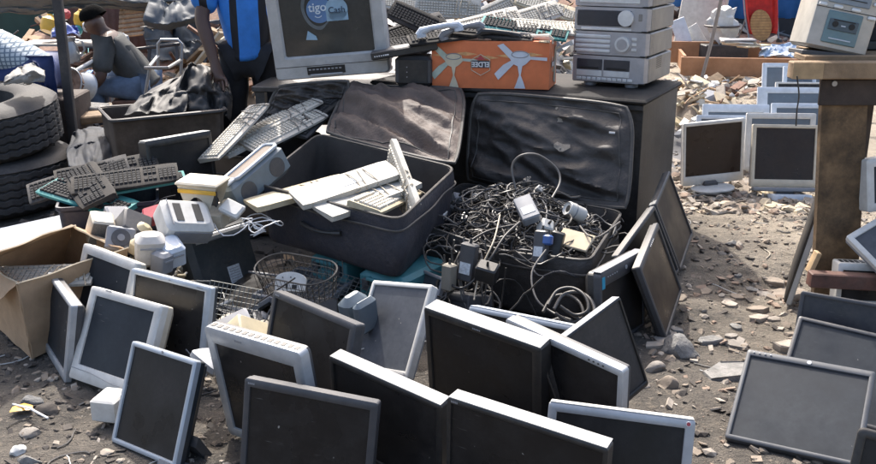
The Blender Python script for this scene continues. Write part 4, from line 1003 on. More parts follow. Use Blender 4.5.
def cable(pts, r, m, label, name='cable', cat='cable', group='loose cables hanging from the suitcases'):
    P = [Vector(p) for p in pts]; out = []
    for i in range(len(P) - 1):
        p0, p1, p2, p3 = P[max(0, i - 1)], P[i], P[i + 1], P[min(len(P) - 1, i + 2)]
        for k in range(6):
            t = k / 6; out.append(.5 * ((2 * p1) + (-p0 + p2) * t + (2 * p0 - 5 * p1 + 4 * p2 - p3) * t * t + (-p0 + 3 * p1 - 3 * p2 + p3) * t ** 3))
    out.append(P[-1]); q = MB(); q.tube(out, r, 7); o = q.build(name, m, smooth=60); return tag(o, label, cat, group)
cable([at(516, 190, 3.95), at(512, 168, 4.0), at(520, 156, 4.0), at(538, 155, 4.0), at(556, 168, 4.0), at(560, 182, 3.95), at(552, 198, 3.85)], .005, CG, 'single cable looping high above the tangle against the black lid')
cable([at(520, 222, 3.6), at(505, 236, 3.5), at(492, 256, 3.42), at(478, 276, 3.38), at(462, 288, 3.36), at(450, 280, 3.4), at(462, 250, 3.5), at(486, 232, 3.6), at(520, 224, 3.65)], .005, CBLK, 'thick black cable hanging in a loop over the front of the cable suitcase')
cable([at(500, 215, 3.7), at(494, 240, 3.48), at(484, 262, 3.40), at(477, 284, 3.36), at(474, 300, 3.3)], .0035, CW, 'long beige cable running down over the front of the cable suitcase')
cable([at(546, 250, 3.42), at(532, 272, 3.34), at(536, 298, 3.25), at(552, 312, 3.2), at(572, 320, 3.1)], .004, CG, 'grey cable hanging from the rim to the pale blue topped monitor')
cable([at(330, 200, 3.7), at(333, 226, 3.66), at(341, 250, 3.62), at(343, 276, 3.6)], .0022, CG, 'thin cable dropping down the front of the navy suitcase')
cable([at(620, 222, 3.85), at(600, 236, 3.7), at(589, 236, 3.6), at(580, 226, 3.75)], .004, CG, 'short grey cable arching beside the white cylinder')
for k, (dx, dy) in enumerate(((0, 0), (6, 4), (-5, 7))):
    cable([at(548 + dx, 305 + dy, 3.15), at(557 + dx, 291 + dy, 3.2), at(572 + dx, 288 + dy, 3.2), at(585 + dx, 296 + dy, 3.15), at(588 + dx, 310 + dy, 3.1), at(575 + dx, 315 + dy, 3.1), at(560 + dx, 306 + dy, 3.12)], .0065, CBLK if k != 1 else CG,
          ['coiled black cable in front of the cable suitcase, outermost coil', 'grey coil of cable in front of the cable suitcase', 'lowest black coil of cable in front of the cable suitcase'][k], group='coiled cables in front of the cable suitcase')
cable([at(245, 312, 3.2), at(262, 300, 3.15), at(280, 288, 3.15), at(295, 278, 3.1)], .003, CBLK, 'black cable crossing the small speaker by the wire basket')
o = tag(MB().tube([at(588, 314, 3.1), at(600, 319, 3.08)], [.011, .009], 10).build('barrel_connector', PDG), 'dark barrel connector on the end of the cable coil', 'connector')
def adapter(x, y, Y, d, rot, m, label, lab=True):
    o = root('power_adapter', at(x, y, Y), rot); tag(o, label, 'power adapter', 'power adapters among the cables')
    q = MB(); q.box((0, 0, 0), d, bev=.006); q.build('adapter_body', m, o)
    if lab: q = MB(); q.box((0, -d[1] / 2 - .001, -d[2] * .15), (d[0] * .7, .0015, d[2] * .3)); q.build('rating_label', LBL, o, smooth=0)
    q = MB(); q.tube([(0, 0, d[2] / 2), (0, 0, d[2] / 2 + .02)], [.006, .004], 8); q.build('cable_sleeve', CBLK, o)
adapter(527, 210, 3.72, (.075, .045, .135), (-62, -18, 8), PG, 'grey power adapter lying on top of the tangle')
adapter(468, 262, 3.42, (.065, .04, .15), (-8, 4, -30), PDG, 'dark blue grey adapter with white label hanging over the rim')
adapter(449, 277, 3.40, (.045, .045, .105), (-4, 0, -38), mat('khaki_plastic', (.22, .20, .16), .6, dust=.4), 'khaki box shaped adapter below the left corner of the cable suitcase', False)
adapter(541, 247, 3.5, (.055, .04, .13), (-20, -6, -35), PDG, 'black adapter with a blue end at the front rim')
adapter(556, 245, 3.55, (.05, .05, .11), (-16, 10, -20), PB, 'second black adapter right of the blue ended one', False)
adapter(548, 262 - 22, 3.48, (.035, .03, .04), (-20, -6, -35), mat('blue_plastic', (.05, .12, .35), .4), 'small blue plug beside the black adapters', False)
adapter(440, 218, 3.92, (.05, .05, .07), (8, 10, -20), PW, 'small white power brick at the left of the tangle', False)
adapter(456, 200, 4.1, (.05, .045, .06), (35, 20, 30), PG, 'grey webcam sized block at the back left of the tangle', False)
adapter(448, 208, 4.0, (.04, .04, .05), (20, 30, 10), PDG, 'black camera cube beside the grey block', False)
adapter(487, 272, 3.35, (.08, .06, .07), (20, 10, -20), PB, 'rounded black plug block in front of the cable suitcase', False)
adapter(545, 228, 3.66, (.05, .05, .07), (40, 20, 10), PW, 'pale rounded transformer half buried under the white cylinder', False)
for i in range(14):
    rr = random.Random(i + 5000); p = bil(rr.uniform(.15, .8), rr.uniform(.15, .85)); z = heap2(p.x, p.y) + .035
    o = root('plug', (p.x, p.y, z), (rr.uniform(-50, 50), rr.uniform(-50, 50), rr.uniform(0, 360))); tag(o, 'small plug lying among the tangled cables in the right suitcase', 'plug', 'plugs in the cable tangle')
    m_ = [PB, PDG, PG, PW][i % 4]; q = MB(); q.loft([[(px * s_, py * s_, zz) for px, py in rrect(.032, .026, .006, 3)] for zz, s_ in ((-.02, .55), (-.008, .95), (.016, 1), (.018, .9))], None, 0, True, True); q.build('plug_body', m_, o)
    for a in (-.008, .008): MB().box((a, 0, .026), (.004, .006, .018)).build('pin', MET, o)
# white cylinder camera
o = root('camera_tube', at(575, 212, 3.85), (0, 62, 200)); tag(o, 'white cylindrical camera housing on the right of the cables', 'camera')
q = MB(); q.lathe([(.0, -.045), (.030, -.045), (.033, -.040), (.033, .040), (.029, .045), (.026, .040), (0, .036)], 26); q.build('housing', PW, o)
q = MB(); q.lathe([(.0335, .008), (.035, .009), (.035, .013), (.0335, .014)], 26); q.build('band', PG, o)
q = MB(); q.lathe([(0, .038), (.014, .038), (.016, .0385), (.0, .0395)], 20); q.build('lens', BLK, o)
# pale sheets in the suitcase corner
o = MB().box((0, 0, 0), (.14, .10, .012), bev=.003).build('card_piece', CBE, None, at(575, 240, 3.62), (24, 6, -30)); tag(o, 'pale torn card lying at the right front of the cable suitcase', 'card')
o = MB().box((0, 0, 0), (.09, .06, .01), bev=.003).build('card_piece', CBD, None, at(415, 231, 3.84), (14, 6, -35)); tag(o, 'brown card scrap at the left corner of the cable suitcase', 'card')

# ------------------------------------------------------------------ heap of small devices left of the suitcases
def block(x, y, Y, d, rot, m, name, label, cat, bev=.008, extra=None, group=None):
    o = root(name, at(x, y, Y), rot); tag(o, label, cat, group); q = MB(); q.box((0, 0, 0), d, bev=bev); q.build('body', m, o)
    if extra: extra(o, d)
    return o
def cone_speaker(o, d):
    q = MB(); q.disc((0, -d[1] / 2, 0), min(d[0], d[2]) * .36, 'y', 24, h=.006); s_ = q.build('speaker_cone', PDG, o)
    q = MB(); q.disc((0, -d[1] / 2 - .005, 0), min(d[0], d[2]) * .14, 'y', 18, h=.005); q.build('dust_cap', PG, s_)
def front_grille(o, d):
    q = MB(); q.box((0, -d[1] / 2 - .002, 0), (d[0] * .9, .004, d[2] * .92), bev=.001); q.build('grille', mat('grey_mesh', (.13, .13, .125), .8, var=.4, vscale=300), o)
GS = 'small speakers in the left heap'
block(102 + 15, 222, 3.72, (.10, .10, .10), (30, 10, 40), PG, 'small_speaker', 'beige grey cube speaker with worn grille, left of the dark cube', 'speaker', extra=front_grille, group=GS)
block(132, 229, 3.62, (.12, .11, .11), (38, 30, 30), PDG, 'small_speaker', 'dark grey cube speaker showing two faces', 'speaker', extra=front_grille, group=GS)
block(120, 240, 3.52, (.11, .05, .10), (-35, 15, 20), PG, 'small_speaker', 'small speaker with bare round cone facing up', 'speaker', extra=cone_speaker, group=GS)
block(100, 236 - 8, 3.62, (.09, .09, .11), (20, 15, 30), PCR, 'small_speaker', 'cream cube speaker tucked beside the blue bin', 'speaker', extra=front_grille, group=GS)
block(156, 215, 3.72, (.10, .08, .05), (30, -15, 10), PRD, 'plastic_case', 'dark red plastic case in the heap', 'case')
def slots(o, d):
    for a in (-.045, .035):
        q = MB(); q.box((a * 1.0, 0, d[2] / 2 + .001), (.030, d[1] * .55, .003)); q.build('slot', BLK, o, smooth=0)
    q = MB(); q.box((.01, -d[1] / 2 - .002, 0), (d[0] * .8, .004, d[2] * .55), bev=.003); q.build('side_panel', PG, o)
    q = MB(); q.box((-.08, 0, d[2] / 2 + .002), (.004, d[1] * .8, .004)); q.build('rim_bead', PG, o)
block(184, 222, 3.55, (.20, .155, .12), (38, 12, 38), PW, 'toaster', 'white toaster with two dark slots tipped on its side', 'toaster', .022, slots)
def jar(o, d):
    q = MB(); q.box((0, -d[1] / 2 - .002, d[2] * .18), (d[0] * .7, .005, .006)); q.build('seam', GPR, o)
block(150, 249, 3.40, (.11, .09, .13), (12, 4, 20), mat('dusty_white_plastic', (.55, .53, .50), .6, dust=.6, dustcol=(.3, .25, .19)), 'charger_box', 'dirty white rounded charger box behind the pale silver monitor', 'charger', .02, jar)
block(171, 252, 3.42, (.085, .10, .10), (24, -8, 36), PBW, 'charger_box', 'ribbed pale grey box right of the dirty white one', 'charger', .012, jar)
block(162, 264 - 2, 3.36, (.06, .07, .09), (10, 0, 60), PG, 'charger_box', 'grey box wedged under the ribbed one', 'charger', .012, jar)
block(137, 247, 3.5, (.06, .06, .09), (10, 20, 0), PYW, 'plastic_bottle', 'yellowed plastic canister beside the charger boxes', 'canister', .025)
block(222, 196 + 18, 3.72, (.12, .10, .03), (45, -10, 50), PCR, 'router', 'cream flat router behind the upturned black monitor', 'router')
block(232, 209, 3.66, (.09, .07, .03), (30, 20, -20), PW, 'router', 'small white router left of the navy suitcase', 'router')
block(143, 222 + 8, 3.6, (.07, .06, .06), (20, 40, 10), PYW, 'plastic_jar', 'yellow stained plastic jar in the middle of the heap', 'jar', .02)
# cream coffee machine with a yellow band
o = root('coffee_machine', at(205, 198, 3.70), (6, 0, -18)); tag(o, 'cream coffee machine with a yellow stripe and an arched opening', 'coffee machine')
q = MB(); W_ = .18
def arch(y):
    out = []
    for k in range(13):
        a = math.pi * k / 12; out.append((-.045 * math.cos(a) - .008, y, -.055 + .075 * math.sin(a)))
    return out
L0 = [(-W_ / 2, -.10), (-W_ / 2, .06), (W_ / 2, .07), (W_ / 2, -.10)]
for y0, y1 in ((-.05, .05),):
    ar = arch(0); top = [(-W_ / 2 + W_ * k / 12, .065) for k in range(13)]
    fr = [(a[0], y0, a[2]) for a in ar]; tp = [(t[0], y0, t[1]) for t in top]
    fb_ = [(a[0], y1, a[2]) for a in ar]; tpb = [(t[0], y1, t[1]) for t in top]
    q.loft([fr, tp], closed=False); q.loft([tp, tpb], closed=False); q.loft([tpb, fb_], closed=False)
    q.box((-.07, 0, -.082), (.035, .10, .055)); q.box((.062, 0, -.082), (.055, .10, .055))
q.build('housing', PCR, o)
q = MB(); q.box((0, -.054, .045), (W_ * .96, .008, .018), bev=.003); q.build('yellow_stripe', PYL, o)
q = MB(); q.box((0, 0, .074), (W_ + .012, .12, .016), bev=.006); q.build('top_lip', PCR, o)
q = MB(); q.box((-.008, .03, -.03), (.085, .02, .09)); q.build('inner_back', PDG, o)
# silver blue portable radio leaning on the navy suitcase
o = root('portable_radio'); pose(o, at(262, 178, 3.86), 50, 8, -24); tag(o, 'blue grey portable radio with a framed brown window, leaning on the navy suitcase', 'radio')
q = MB(); q.box((0, .05, .0), (.33, .11, .13), bev=.020); bd = q.build('radio_body', mat('slate_blue_case', (.13, .17, .20), .4, metal=.1, dust=.3), o)
q = MB(); q.box((.02, .05, .066), (.25, .070, .004), bev=.001); q.build('brown_window', mat('brown_glass', (.09, .06, .035), .3, dust=.4), bd)
q = MB(); q.tube([Vector((x + .02, y + .05, .068)) for x, y in rrect(.265, .088, .025, 6)], .0085, 8, closed=True); q.build('window_frame', PSB, bd)
q = MB(); q.box((-.135, .05, .070), (.045, .08, .018), bev=.006); q.build('latch_block', PSB, bd)
q = MB(); q.disc((-.168, .05, -.025), .028, 'x', 22, h=.004); q.build('end_knob', PSB, bd)
for a_ in (-.09, .09): q = MB(); q.disc((a_, -.004, -.005), .042, 'y', 26, h=.003); q.build('speaker_grille', PDG, bd)
# white cord knot on the upturned monitor
tangle('cord_knot', 'white cord knotted over the corner of the upturned black monitor', lambda u, v, rr: at(250 + 4 * u, 222 + 5 * v, 3.62), 6, [WHT], .002, .003, 9, None, lambda x, y: .34, 'cord')
# black panels leaning behind the heap
monitor('flat_monitor', 'black cased monitor with white top edge behind the coffee machine', .36, .34, at(184, 172, 4.35), 48, 6, 0, bez=(.02, .02, .03, .02), fm=PB, bm_=PB, d=.09, fd=.05, topm=PW, group='monitors behind the left heap')
# blue bin with keyboards
o = root('storage_bin', at(105, 215, 3.98), (0, 0, 16)); bx = at(110, 205, 4.0); o.location = (bx.x, bx.y, 0); tag(o, 'dark blue storage bin with a pale handle under the pile of black keyboards', 'bin')
NB = mat('dark_blue_plastic', (.008, .014, .035), .45, dust=.25)
q = MB(); q.loft([[(px, py, z) for px, py in rrect(.40 * s, .30 * s, .03, 3)] for z, s in ((0, .86), (.01, .88), (.355, 1.0), (.365, 1.05), (.38, 1.05), (.38, 1.0), (.35, .98), (.05, .88))], None, 0, True, True); q.build('bin_body', NB, o)
q = MB(); q.tube([(.02, -.15, .34), (.03, -.18, .32), (.13, -.18, .325), (.16, -.15, .345)], .008, 8); q.build('bin_handle', PW, o)
q = MB(); q.box((-.20, -.05, .10), (.02, .16, .16), bev=.004); q.build('side_panel', PG, o)
B0 = Vector(o.location)
def kbb(kind, x, y, Y, rot, label): kb(kind, at(x, y, Y), rot, label, GK2)
kbb('teal', 88, 200, 3.93, (8, 8, -24), 'teal edged keyboard at the bottom front of the pile')
kbb('teal', 134, 188, 4.02, (-2, -6, 20), 'teal edged keyboard at the right of the pile')
kbb('black', 126, 181, 4.00, (12, -4, 18), 'black keyboard with dusty keys on the right of the pile')
kbb('black', 90, 187, 3.96, (16, 6, -60), 'black keyboard crossing the front of the pile diagonally')
kbb('grey', 80, 181, 4.12, (18, -14, 20), 'dark grey keyboard at the back left of the pile')
kbb('black', 108, 173, 4.16, (18, -6, 24), 'rearmost black keyboard of the pile')

# cardboard box lower left
def carton():
    o = root('cardboard_box'); tag(o, 'open brown cardboard box with torn flaps at the left edge', 'box')
    FL, FR, BR, BL = on(-12, 318, 0), on(32, 359, 0), on(118, 318, 0), on(60, 285, 0)
    T = .31; c = (FL + FR + BR + BL) / 4; o.location = (c.x, c.y, 0)
    base = [FL - c, FR - c, BR - c, BL - c]; top = [on(-14, 262, .30) - c, on(17, 284, .30) - c, on(128, 250, .31) - c, on(72, 225, .34) - c]
    def wall(a0, a1, b0, b1, name, wv=.006, n=12):
        q = MB(); L_ = []
        nrm = (a1 - a0).cross(Vector((0, 0, 1))).normalized()
        for side in (0, 1):
            for j in range(7):
                v = j / 6; row = []
                for i in range(n + 1):
                    u = i / n; p_ = a0.lerp(a1, u).lerp(b0.lerp(b1, u), v)
                    p_ = p_ + nrm * (wv * 2 * noise.noise(Vector((u * 3 + a0.x * 9, v * 4, 1))) + (-.004 if side else 0)); row.append(tuple(p_))
                L_.append(row)
        q.loft(L_[:7], closed=False); q.loft(L_[7:], closed=False); q.loft([L_[6], L_[13]], closed=False); q.loft([[tuple(x) for x in (L_[j][0] for j in range(7))], [tuple(x) for x in (L_[7 + j][0] for j in range(7))]], closed=False)
        q.loft([[L_[j][n] for j in range(7)], [L_[7 + j][n] for j in range(7)]], closed=False)
        ob = q.build(name, CBD, o, smooth=40)
        q = MB(); q.tube([Vector(p_) for p_ in L_[6]], .0035, 4); q.build('torn_edge', CBE, ob); return ob
    wall(base[0], base[1], top[0], top[1], 'side_wall'); wall(base[1], base[2], top[1], top[2] + Vector((0, 0, .01)), 'side_wall', .008, 16)
    wall(base[2], base[3], top[2], top[3], 'side_wall'); wall(base[3], base[0], top[3], top[0], 'side_wall')
    q = MB(); q.loft([[tuple(x) for x in base], [tuple(x + Vector((0, 0, .004))) for x in base]], None, 0, True, True); q.build('box_floor', CBD, o)
    # raised flap at the back
    a, b = top[0] + Vector((-.02, .02, 0)), top[3]
    wall(top[3], top[3] + (top[0] - top[3]) * 1.0, on(74, 225, .40) - c, on(-20, 258, .42) - c, 'back_flap', .01)
    wall(top[2], top[3], on(105, 243, .33) - c, on(72, 226, .37) - c, 'side_flap', .006)
    wall(top[0], top[1], on(-18, 275, .22) - c + Vector((-.05, -.05, 0)), on(8, 300, .22) - c + Vector((-.03, -.04, 0)), 'front_flap', .004)
    return c
cb = carton()
# white keyboard-like strip inside and pale board behind
kb('white', at(34, 279, 3.32), (6, 0, 6), 'white keyboard lying inside the cardboard box', 'things in the cardboard box')
o = MB().box((0, 0, 0), (.42, .012, .26), bev=.004).build('polystyrene_sheet', PBW, None, at(28, 243, 3.95), (-62, -8, 20)); tag(o, 'pale blue white plastic sheet behind the cardboard box', 'sheet')

# wire basket with a white meter
def basket():
    o = root('wire_basket', at(300, 289, 3.24), (14, 0, -28)); tag(o, 'black wire basket lying on the dark monitors', 'basket')
    q = MB()
    L_, W_2 = .33, .17
    def rr_(s, z): return [Vector((px, py, z)) for px, py in rrect(L_ * s, W_2 * s, .09, 6)]
    for z, s in ((.09, 1.0), (.06, .96), (.03, .92), (0, .88)): q.tube(rr_(s, z), .0032 if z > .08 else .0016, 5, closed=True)
    a, b = rr_(1.0, .09), rr_(.88, 0)
    for k in range(0, len(a)): q.tube([a[k], b[k]], .0018, 4)
    for i in range(14):
        x = -L_ / 2 + .04 + i * (L_ - .08) / 13; q.tube([(x, -W_2 / 2, .09), (x, -W_2 * .44, 0), (x, W_2 * .44, 0), (x, W_2 / 2, .09)], .0013, 4)
    for j in range(6):
        y = -W_2 * .4 + j * W_2 * .16; q.tube([(-L_ * .44, y, 0), (L_ * .44, y, 0)], .0017, 4)
    q.build('wire_frame', WIR, o)
    m_ = root('dial_scale', at(291, 283, 3.19), (-28, 0, -8)); tag(m_, 'white half round dial plate lying in the wire basket', 'dial plate')
    P = [(-.055, 0, -.03)] + [(-.058 * math.cos(math.pi * k / 12), 0, .01 + .03 * math.sin(math.pi * k / 12)) for k in range(13)] + [(.055, 0, -.03)]
    q = MB(); q.loft([P, [(x, -.008, z) for x, y, z in P]], None, 0, True, True); q.build('plate', PW, m_)
    q = MB(); q.box((-.012, -.009, -.012), (.006, .003, .02)); q.box((.016, -.009, -.014), (.018, .003, .014)); q.box((0, -.009, .02), (.004, .003, .004)); q.box((-.03, -.009, .018), (.004, .003, .004)); q.build('plate_marks', BLK, m_, smooth=0)
basket()
def wire_grid(x, y, Y, w_, h_, rot, label):
    q = MB()
    for i in range(13): a = -w_ / 2 + i * w_ / 12; q.tube([(a, 0, -h_ / 2), (a, 0, h_ / 2)], .0015, 4)
    for i in range(9): a = -h_ / 2 + i * h_ / 8; q.tube([(-w_ / 2, .002, a), (w_ / 2, .002, a)], .0015, 4)
    o = q.build('wire_grid', mat('grey_wire', (.12, .13, .13), .5, metal=.5, dust=.3), None, at(x, y, Y), rot); tag(o, label, 'wire grid', 'wire grids in the monitor pile')
wire_grid(232, 306, 3.06, .18, .15, (-30, 14, 6), 'bent wire grid over the black monitor left of the basket')
wire_grid(336, 288, 3.5, .30, .14, (-50, 10, -22), 'wire grid slanting between the basket and the teal cases')
# cream speaker boxes between m6 and m5
block(247, 338, 2.72, (.12, .10, .09), (40, 30, 40), PYW, 'small_speaker', 'cream and grey speaker box behind the vented silver monitor', 'speaker', .006, front_grille, GS)
block(228, 326, 2.95, (.16, .08, .03), (20, -20, 20), PG, 'circuit_tray', 'grey plastic tray with scraps left of the cream speaker box', 'tray')
block(212, 362, 2.72, (.10, .12, .05), (20, 20, 60), PSV, 'disc_player', 'silver disc player glimpsed beside the vented monitor', 'disc player', .016)
block(111, 405, 2.68, (.085, .10, .075), (0, 0, -12), PW, 'adapter_box', 'plain white box on the dirt under the thick bezel white monitor', 'box', .006)
block(354, 309, 3.12, (.07, .11, .12), (10, 0, -40), mat('dusty_slate_blue', (.10, .135, .165), .45, dust=.3), 'telephone', 'blue grey rounded telephone base behind the white portrait monitor', 'telephone', .025)
block(366, 316, 3.05, (.035, .10, .13), (8, 0, -40), mat('dusty_slate_blue', (.10, .135, .165), .45, dust=.3), 'telephone_handset', 'ribbed blue grey handset beside the telephone base', 'handset', .02)

# loose parts filling the gaps of the pile
def parts_in(name, label, n, seed, xr, yr, zr, smats, smin, smax):
    rr = random.Random(seed); q = MB()
    for _ in range(n):
        x, y = rr.uniform(*xr), rr.uniform(*yr); z = rr.uniform(*zr) * (1 - .0 * rr.random()); s_ = smin + (smax - smin) * rr.random() ** 2; mi = rr.randrange(len(smats))
        E_ = Matrix.Translation((x, y, z)) @ Euler((rr.uniform(-1, 1), rr.uniform(-1, 1), rr.uniform(0, 6.3))).to_matrix().to_4x4(); t = rr.random()
        if t < .55: q.box((0, 0, 0), (s_, s_ * rr.uniform(.3, .9), s_ * rr.uniform(.1, .5)), E_, mi, bev=s_ * .06)
        elif t < .8:
            pts = []; p_ = Vector((0, 0, 0)); d_ = 0.
            for k in range(14): pts.append(p_.copy()); d_ += rr.uniform(-.6, .9); p_ += Vector((math.cos(d_), math.sin(d_), rr.uniform(-.3, .3))) * s_ * .3
            q.tube(pts, rr.uniform(.0018, .0035), 5, E_, mi)
        else: q.lathe([(0, 0), (s_ * .4, 0), (s_ * .42, s_ * .1), (s_ * .3, s_ * .25), (0, s_ * .25)], 14, E_, mi)
    o = q.build(name, smats, smooth=35); tag(o, label, 'parts', kind='stuff'); return o
PM = [PG, PB, PDG, PW, PCR, PYW, CBLK, PB, PNV]
parts_in('loose_parts', 'jumble of small plastic parts filling the gaps of the left heap', 150, 51, (-1.45, -1.0), (3.45, 4.0), (.02, .20), PM, .03, .12)
parts_in('loose_parts', 'black and grey parts and wires lying under the basket and behind the front monitors', 110, 52, (-.85, -.42), (2.95, 3.45), (.01, .10), [PB, PB, PDG, PG, PNV, CBLK, PW, PCR], .03, .13)
parts_in('loose_parts', 'dark scraps behind the big black monitor and under the cable suitcase', 70, 53, (.05, .50), (2.95, 3.3), (.01, .07), [PB, PB, PDG, PG, CBLK, PNV], .03, .12)
# ------------------------------------------------------------------ brown bin with black sacks
o = root('metal_trough', (0, 0, 0)); tag(o, 'rusty brown trough filled with black sacks behind the blue bin', 'trough')
a, b, c_, d_ = at(113, 121, 4.75), at(224, 110, 4.85), at(214, 101, 5.5), at(100, 108, 5.5)
c = (a + b + c_ + d_) / 4; o.location = (c.x, c.y, 0); P = [x - Vector((c.x, c.y, 0)) for x in (a, b, c_, d_)]
q = MB(); out = [[(p_.x * s, p_.y * s, p_.z * f) for p_ in rpoly(P, .05, 3)] for f, s in ((0, .9), (.3, .95), (.97, 1.0), (1.0, 1.03), (1.0, .99), (.6, .95))]
q.loft(out, None, 0, True, True); q.build('trough_shell', mat('brown_grimy_sheet', (.055, .038, .028), .6, var=.5, vscale=6, dust=.3), o)
q = MB(); q.tube([Vector(x) for x in [(p_.x * 1.035, p_.y * 1.035, p_.z) for p_ in rpoly(P, .05, 3)]], .010, 6, closed=True); q.build('rolled_rim', STL, o)
def cloth(name, label, cat, path, m, amp=.06, seed=0, n=26, group=None, fr=4.0):
    """draped sheet: path = rows of corner points (list of rows), interpolated, with folds"""
    rows = [[Vector(p_) for p_ in r] for r in path]; vs = []; fs = []
    def row_at(r, u):
        k = u * (len(r) - 1); i = min(int(k), len(r) - 2); return r[i].lerp(r[i + 1], k - i)
    for j in range(n + 1):
        v = j / n * (len(rows) - 1); i = min(int(v), len(rows) - 2); t = v - i; t = t * t * (3 - 2 * t)
        for k in range(n + 1):
            u = k / n; p_ = row_at(rows[i], u).lerp(row_at(rows[i + 1], u), t)
            jj = j / n; wv = u + .25 * noise.noise(Vector((u * 2, jj * 2, seed))); f = noise.noise(Vector((wv * fr + seed, jj * fr * .55 + u * 1.5, seed))) - .9 * abs(noise.noise(Vector((wv * fr * 1.6 + jj, jj * fr * .9, seed + 4)))) + .25 * noise.noise(Vector((wv * fr * 5, jj * fr * 3, seed + 7)))
            vs.append(tuple(p_ + Vector((amp * .2 * f, -amp * f, amp * .5 * f))))
    for j in range(n):
        for k in range(n): a_ = j * (n + 1) + k; fs.append((a_, a_ + 1, a_ + n + 2, a_ + n + 1))
    q = MB(); q.add(vs, fs); o = q.build(name, m, smooth=70)
    md = o.modifiers.new('thick', 'SOLIDIFY'); md.thickness = .004
    return tag(o, label, cat, group)
cloth('black_sack', 'glossy black sack heaped in the rusty trough, right half', 'sack', [[at(188, 64, 5.3), at(205, 66, 5.3), at(228, 78, 5.3)], [at(174, 88, 5.1), at(205, 90, 5.0), at(232, 96, 5.1)], [at(165, 112, 5.0), at(205, 114, 4.95), at(230, 118, 5.0)]], TBK, .10, 3, group='black sacks in the trough', fr=3, n=44)
cloth('black_sack', 'flatter black sack lying at the left of the trough', 'sack', [[at(176, 78, 5.6), at(190, 70, 5.5), at(196, 72, 5.5)], [at(140, 96, 5.3), at(165, 92, 5.2), at(190, 90, 5.1)], [at(122, 112, 5.0), at(150, 112, 4.95), at(185, 110, 4.95)]], TBK, .07, 8, group='black sacks in the trough', fr=3)

# ------------------------------------------------------------------ tyres
def tyre(r=.52, w_=.28, label='', loc=(0, 0, 0), rot=(0, 0, 0), group='lorry tyres stacked at the left edge', rim_r=None):
    o = root('lorry_tyre', loc, rot); tag(o, label, 'tyre', group); ri = rim_r or r * .56; q = MB()
    prof = [(ri, .05 * w_), (ri + .02, 0), (r * .70, -.01), (r * .90, .02 * w_), (r * .965, .10 * w_)]
    for g in range(5):
        z0 = w_ * (.14 + g * .145); prof += [(r * .995, z0), (r, z0 + w_ * .008), (r, z0 + w_ * .10), (r * .996, z0 + w_ * .108), (r * .974, z0 + w_ * .112), (r * .974, z0 + w_ * .137)]
    prof += [(r * .995, w_ * .88), (r * .965, w_ * .92), (r * .90, w_ * .99), (r * .70, w_ * 1.03), (ri + .02, w_), (ri, w_ * .95), (ri - .004, w_ * .5)]
    N = 192; loops = []
    for k, (a, z) in enumerate(prof):
        lp = []
        for i in range(N):
            t = 2 * math.pi * i / N; zig = .0035 * (1 if i % 4 < 2 else -1) if 4 < k < len(prof) - 8 else 0
            rr_ = a * (1 + (-.010 if (i % 8 == 0 and .1 * w_ < z < .9 * w_) else .002 * noise.noise(Vector((i * .3, k * 2, 1))))); lp.append((rr_ * math.cos(t), rr_ * math.sin(t), z + zig))
        loops.append(lp)
    loops.append(loops[0]); q.loft(loops)
    for k in range(30):
        if k % 10 > 6: continue
        t = 2 * math.pi * k / 60; M = Matrix.Rotation(t, 4, 'Z') @ Matrix.Translation((r * .78, 0, w_ * 1.02)); q.box((0, 0, 0), (.028, .020, .004), M)
    q.build('tread', RUB, o, smooth=28); return o
TC = Vector((-2.70, 5.28, 0))
tyre(.55, .30, 'lower truck tyre of the stack, lying flat on the ground', TC + Vector((.03, 0, 0)), (0, 0, 20))
tyre(.53, .29, 'upper truck tyre of the stack, with the kneeling man behind it', TC + Vector((-.0, 0, .315)), (2, -4, 50))
tyre(.30, .17, 'smaller dusty car tyre lying flat behind the truck tyres', (-2.20, 6.1, 0), (3, 3, 0), None)
rag = cloth('rag_bundle', 'pale grey crumpled rag bundle on the upper tyre', 'rag', [[at(8, 76, 5.28), at(20, 66, 5.36), at(34, 64, 5.4), at(44, 70, 5.36)], [at(4, 82, 5.18), at(20, 74, 5.14), at(34, 71, 5.14), at(45, 77, 5.22)], [at(4, 84, 5.2), at(20, 84, 5.16), at(32, 83, 5.16), at(44, 82, 5.2)]], mat('grey_rag', (.30, .29, .27), .85, var=.3, dust=.3), .035, 2, 18)
# pole
o = root('steel_post', on(75, 128, 0) * 1.0); pp = at(72, 125, 5.75); o.location = (pp.x, pp.y, 0); tag(o, 'dark upright steel post beside the tyres', 'post')
q = MB(); q.box((0, 0, 1.1), (.055, .045, 2.2), bev=.006); q.build('post_shaft', STL, o); q = MB(); q.box((0, 0, .01), (.14, .14, .02), bev=.003); q.build('foot_plate', RST, o)

